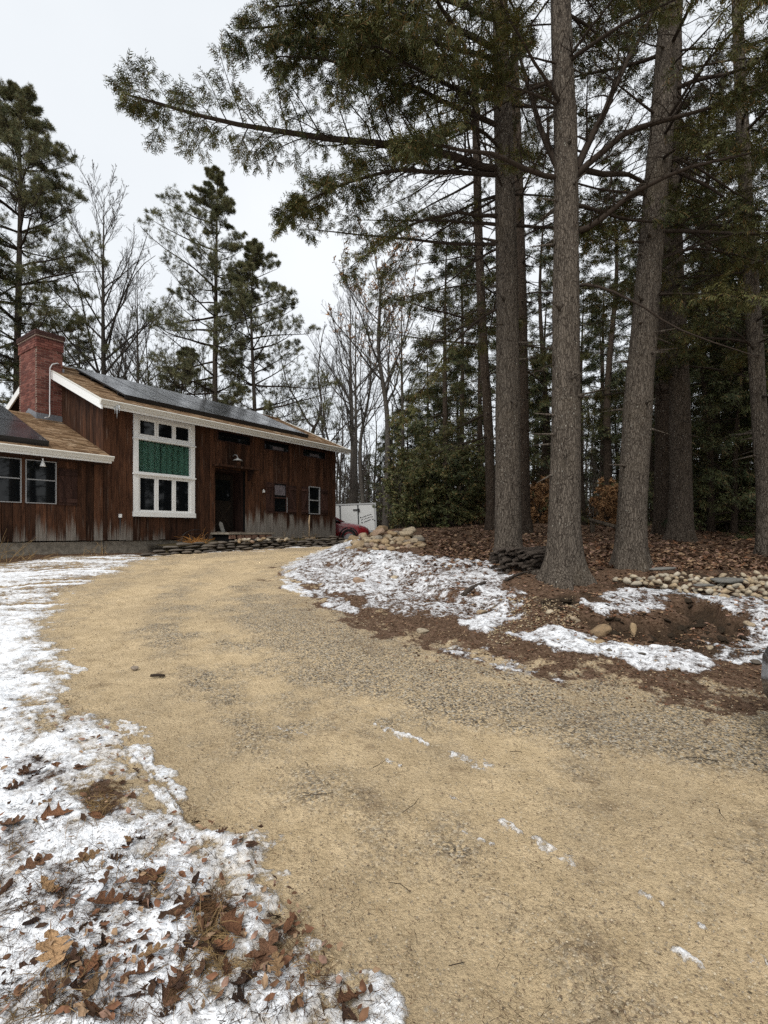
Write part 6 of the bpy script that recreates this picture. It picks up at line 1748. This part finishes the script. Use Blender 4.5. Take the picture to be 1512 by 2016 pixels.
# pebbles
oc = np.array([(.5, 0, 0), (-.5, .05, 0), (.05, .42, .02), (0, -.40, 0), (.1, .05, .30), (-.05, 0, -.3)]); of = np.array([(0, 2, 4), (2, 1, 4), (1, 3, 4), (3, 0, 4), (2, 0, 5), (1, 2, 5), (3, 1, 5), (0, 3, 5)])
LP = [plain('pebble_%s' % n, c, .85, .2, var=.2, bscale=60) for n, c in (('tan', (.36, .28, .17)), ('pale', (.45, .375, .265)), ('grey', (.25, .205, .15)), ('brown', (.17, .12, .078)), ('sand', (.40, .30, .185)))]
litter_mass('gravel', 16000, -20, 1700, 1180, 2030, lambda X, Y, dF, dL, sn, li: (dL < .1) & (dF < .3 + 1.0 * rng.random(len(X))) & (sn < .4), lambda m, Y: rng.uniform(.003, .010, m) * (.8 + .24 * Y), LP, drive, [(oc, [of])], .3, .001)
litter_mass('gravel', 1300, 960, 1140, 1180, 1270, lambda X, Y, dF, dL, sn, li: (dF > .2) & (sn < .5), lambda m, Y: rng.uniform(.010, .042, m), LP[:1] + LP[2:], floor_, [(oc, [of])], .3, .006)
# dry grass tufts lying over the snow
g = Geo(); g2 = Geo()
for (u, v, n, L, sp_) in [(310, 1745, 130, .16, .06), (350, 1770, 60, .13, .05), (415, 1790, 110, .20, .035), (410, 1850, 70, .17, .03), (405, 1910, 70, .15, .05), (185, 1990, 150, .15, .06), (60, 1535, 60, .16, .08), (150, 1560, 40, .14, .05), (195, 1590, 60, .16, .05), (230, 1550, 40, .13, .04), (170, 1640, 70, .18, .05),
                         (215, 1720, 60, .16, .05), (120, 1760, 70, .17, .06), (90, 1790, 60, .18, .05), (30, 1800, 60, .18, .06), (540, 1960, 60, .13, .05), (490, 1940, 50, .12, .05), (110, 1980, 80, .18, .06), (60, 2000, 60, .18, .06), (310, 1640, 50, .10, .05), (350, 1620, 40, .1, .06), (590, 1900, 40, .10, .05), (640, 1960, 40, .1, .05), (360, 1690, 40, .1, .06), (20, 1690, 60, .17, .05)]:
    p = gw([u], [v])[0]; z = gz(p[0], p[1])
    lx, ly = (-.5, -.55) if u < 300 else (.15, -.7)
    blades(g if random.random() < .6 else g2, (p[0], p[1], z + .006), int(n * 1.7), L * .62, sp_, rng, .0013, (lx, ly), .40, 3, 1.1)
M['duff'] = plain('brown_grass', (.11, .062, .032), .9, .1, var=.4, bscale=9); g.build('dry_grass', M['straw'], lawn, kind='stuff'); g2.build('dry_grass', M['duff'], lawn, kind='stuff')
# short dead grass poking through the thin snow
g = Geo(); uu, vv = rng.uniform(-60, 760, 900), rng.uniform(1250, 2030, 900); W_ = gw(uu, vv); dl = poly_sdf(W_[:, 0], W_[:, 1], LAWN); zz = ground_z(W_[:, 0], W_[:, 1])
for i in np.where((dl > -.05) & (fbm2(W_[:, 0] * 2, W_[:, 1] * 2, 3, 63) > .42))[0]:
    blades(g, (W_[i, 0], W_[i, 1], zz[i] + .012), int(rng.integers(4, 11)), rng.uniform(.025, .06), .02, rng, .0011, (-.2, -.3), .6, 3, .6)
g.build('grass_stubble', M['duff'], lawn, kind='stuff')
# bare twiglets
g = Geo()
for k in range(70):
    u, v = rng.uniform(-40, 760), rng.uniform(1560, 2030); p = gw([u], [v])[0]
    if poly_sdf(np.array([p[0]]), np.array([p[1]]), LAWN)[0] < 0.03: continue
    blades(g, (p[0], p[1], gz(p[0], p[1]) + .01), int(rng.integers(1, 5)), rng.uniform(.05, .14), .015, rng, .0012, (0, 0), .7, 3, .3)
g.build('twiglets', M['twig'], lawn, kind='stuff')
g = Geo()
for k in range(14):
    u, v = rng.uniform(180, 1500), rng.uniform(1230, 2000); p = gw([u], [v])[0]
    if poly_sdf(np.array([p[0]]), np.array([p[1]]), LAWN)[0] > 0: continue
    a = rng.uniform(0, 6.28); l = rng.uniform(.05, .16) * (.6 + .2 * p[1]); z = gz(p[0], p[1]) + .006
    g.tube([(p[0], p[1], z), (p[0] + l * .5 * math.cos(a), p[1] + l * .5 * math.sin(a), z + .006), (p[0] + l * math.cos(a + .2), p[1] + l * math.sin(a + .2), z)], [.0022, .002, .0012], 4)
g.build('small_twigs', M['twig'], drive, kind='stuff')
x, y, z = on_ground(310, 1334); g = Geo(); g.tube([(-.06, 0, .012), (0, .01, .014), (.06, 0, .012)], [.012, .014, .011], 6); o = g.build('dark_stick', M['twig'], None, label='short dark stick lying alone on the sandy driveway', category='stick'); o.location = (x, y, z)
x, y, z = on_ground(265, 1316); put('rock', ROCK['field'][1], (x, y, z + .004), .075, None, label='small grey stone lying on the driveway left of the dark stick', category='rock')
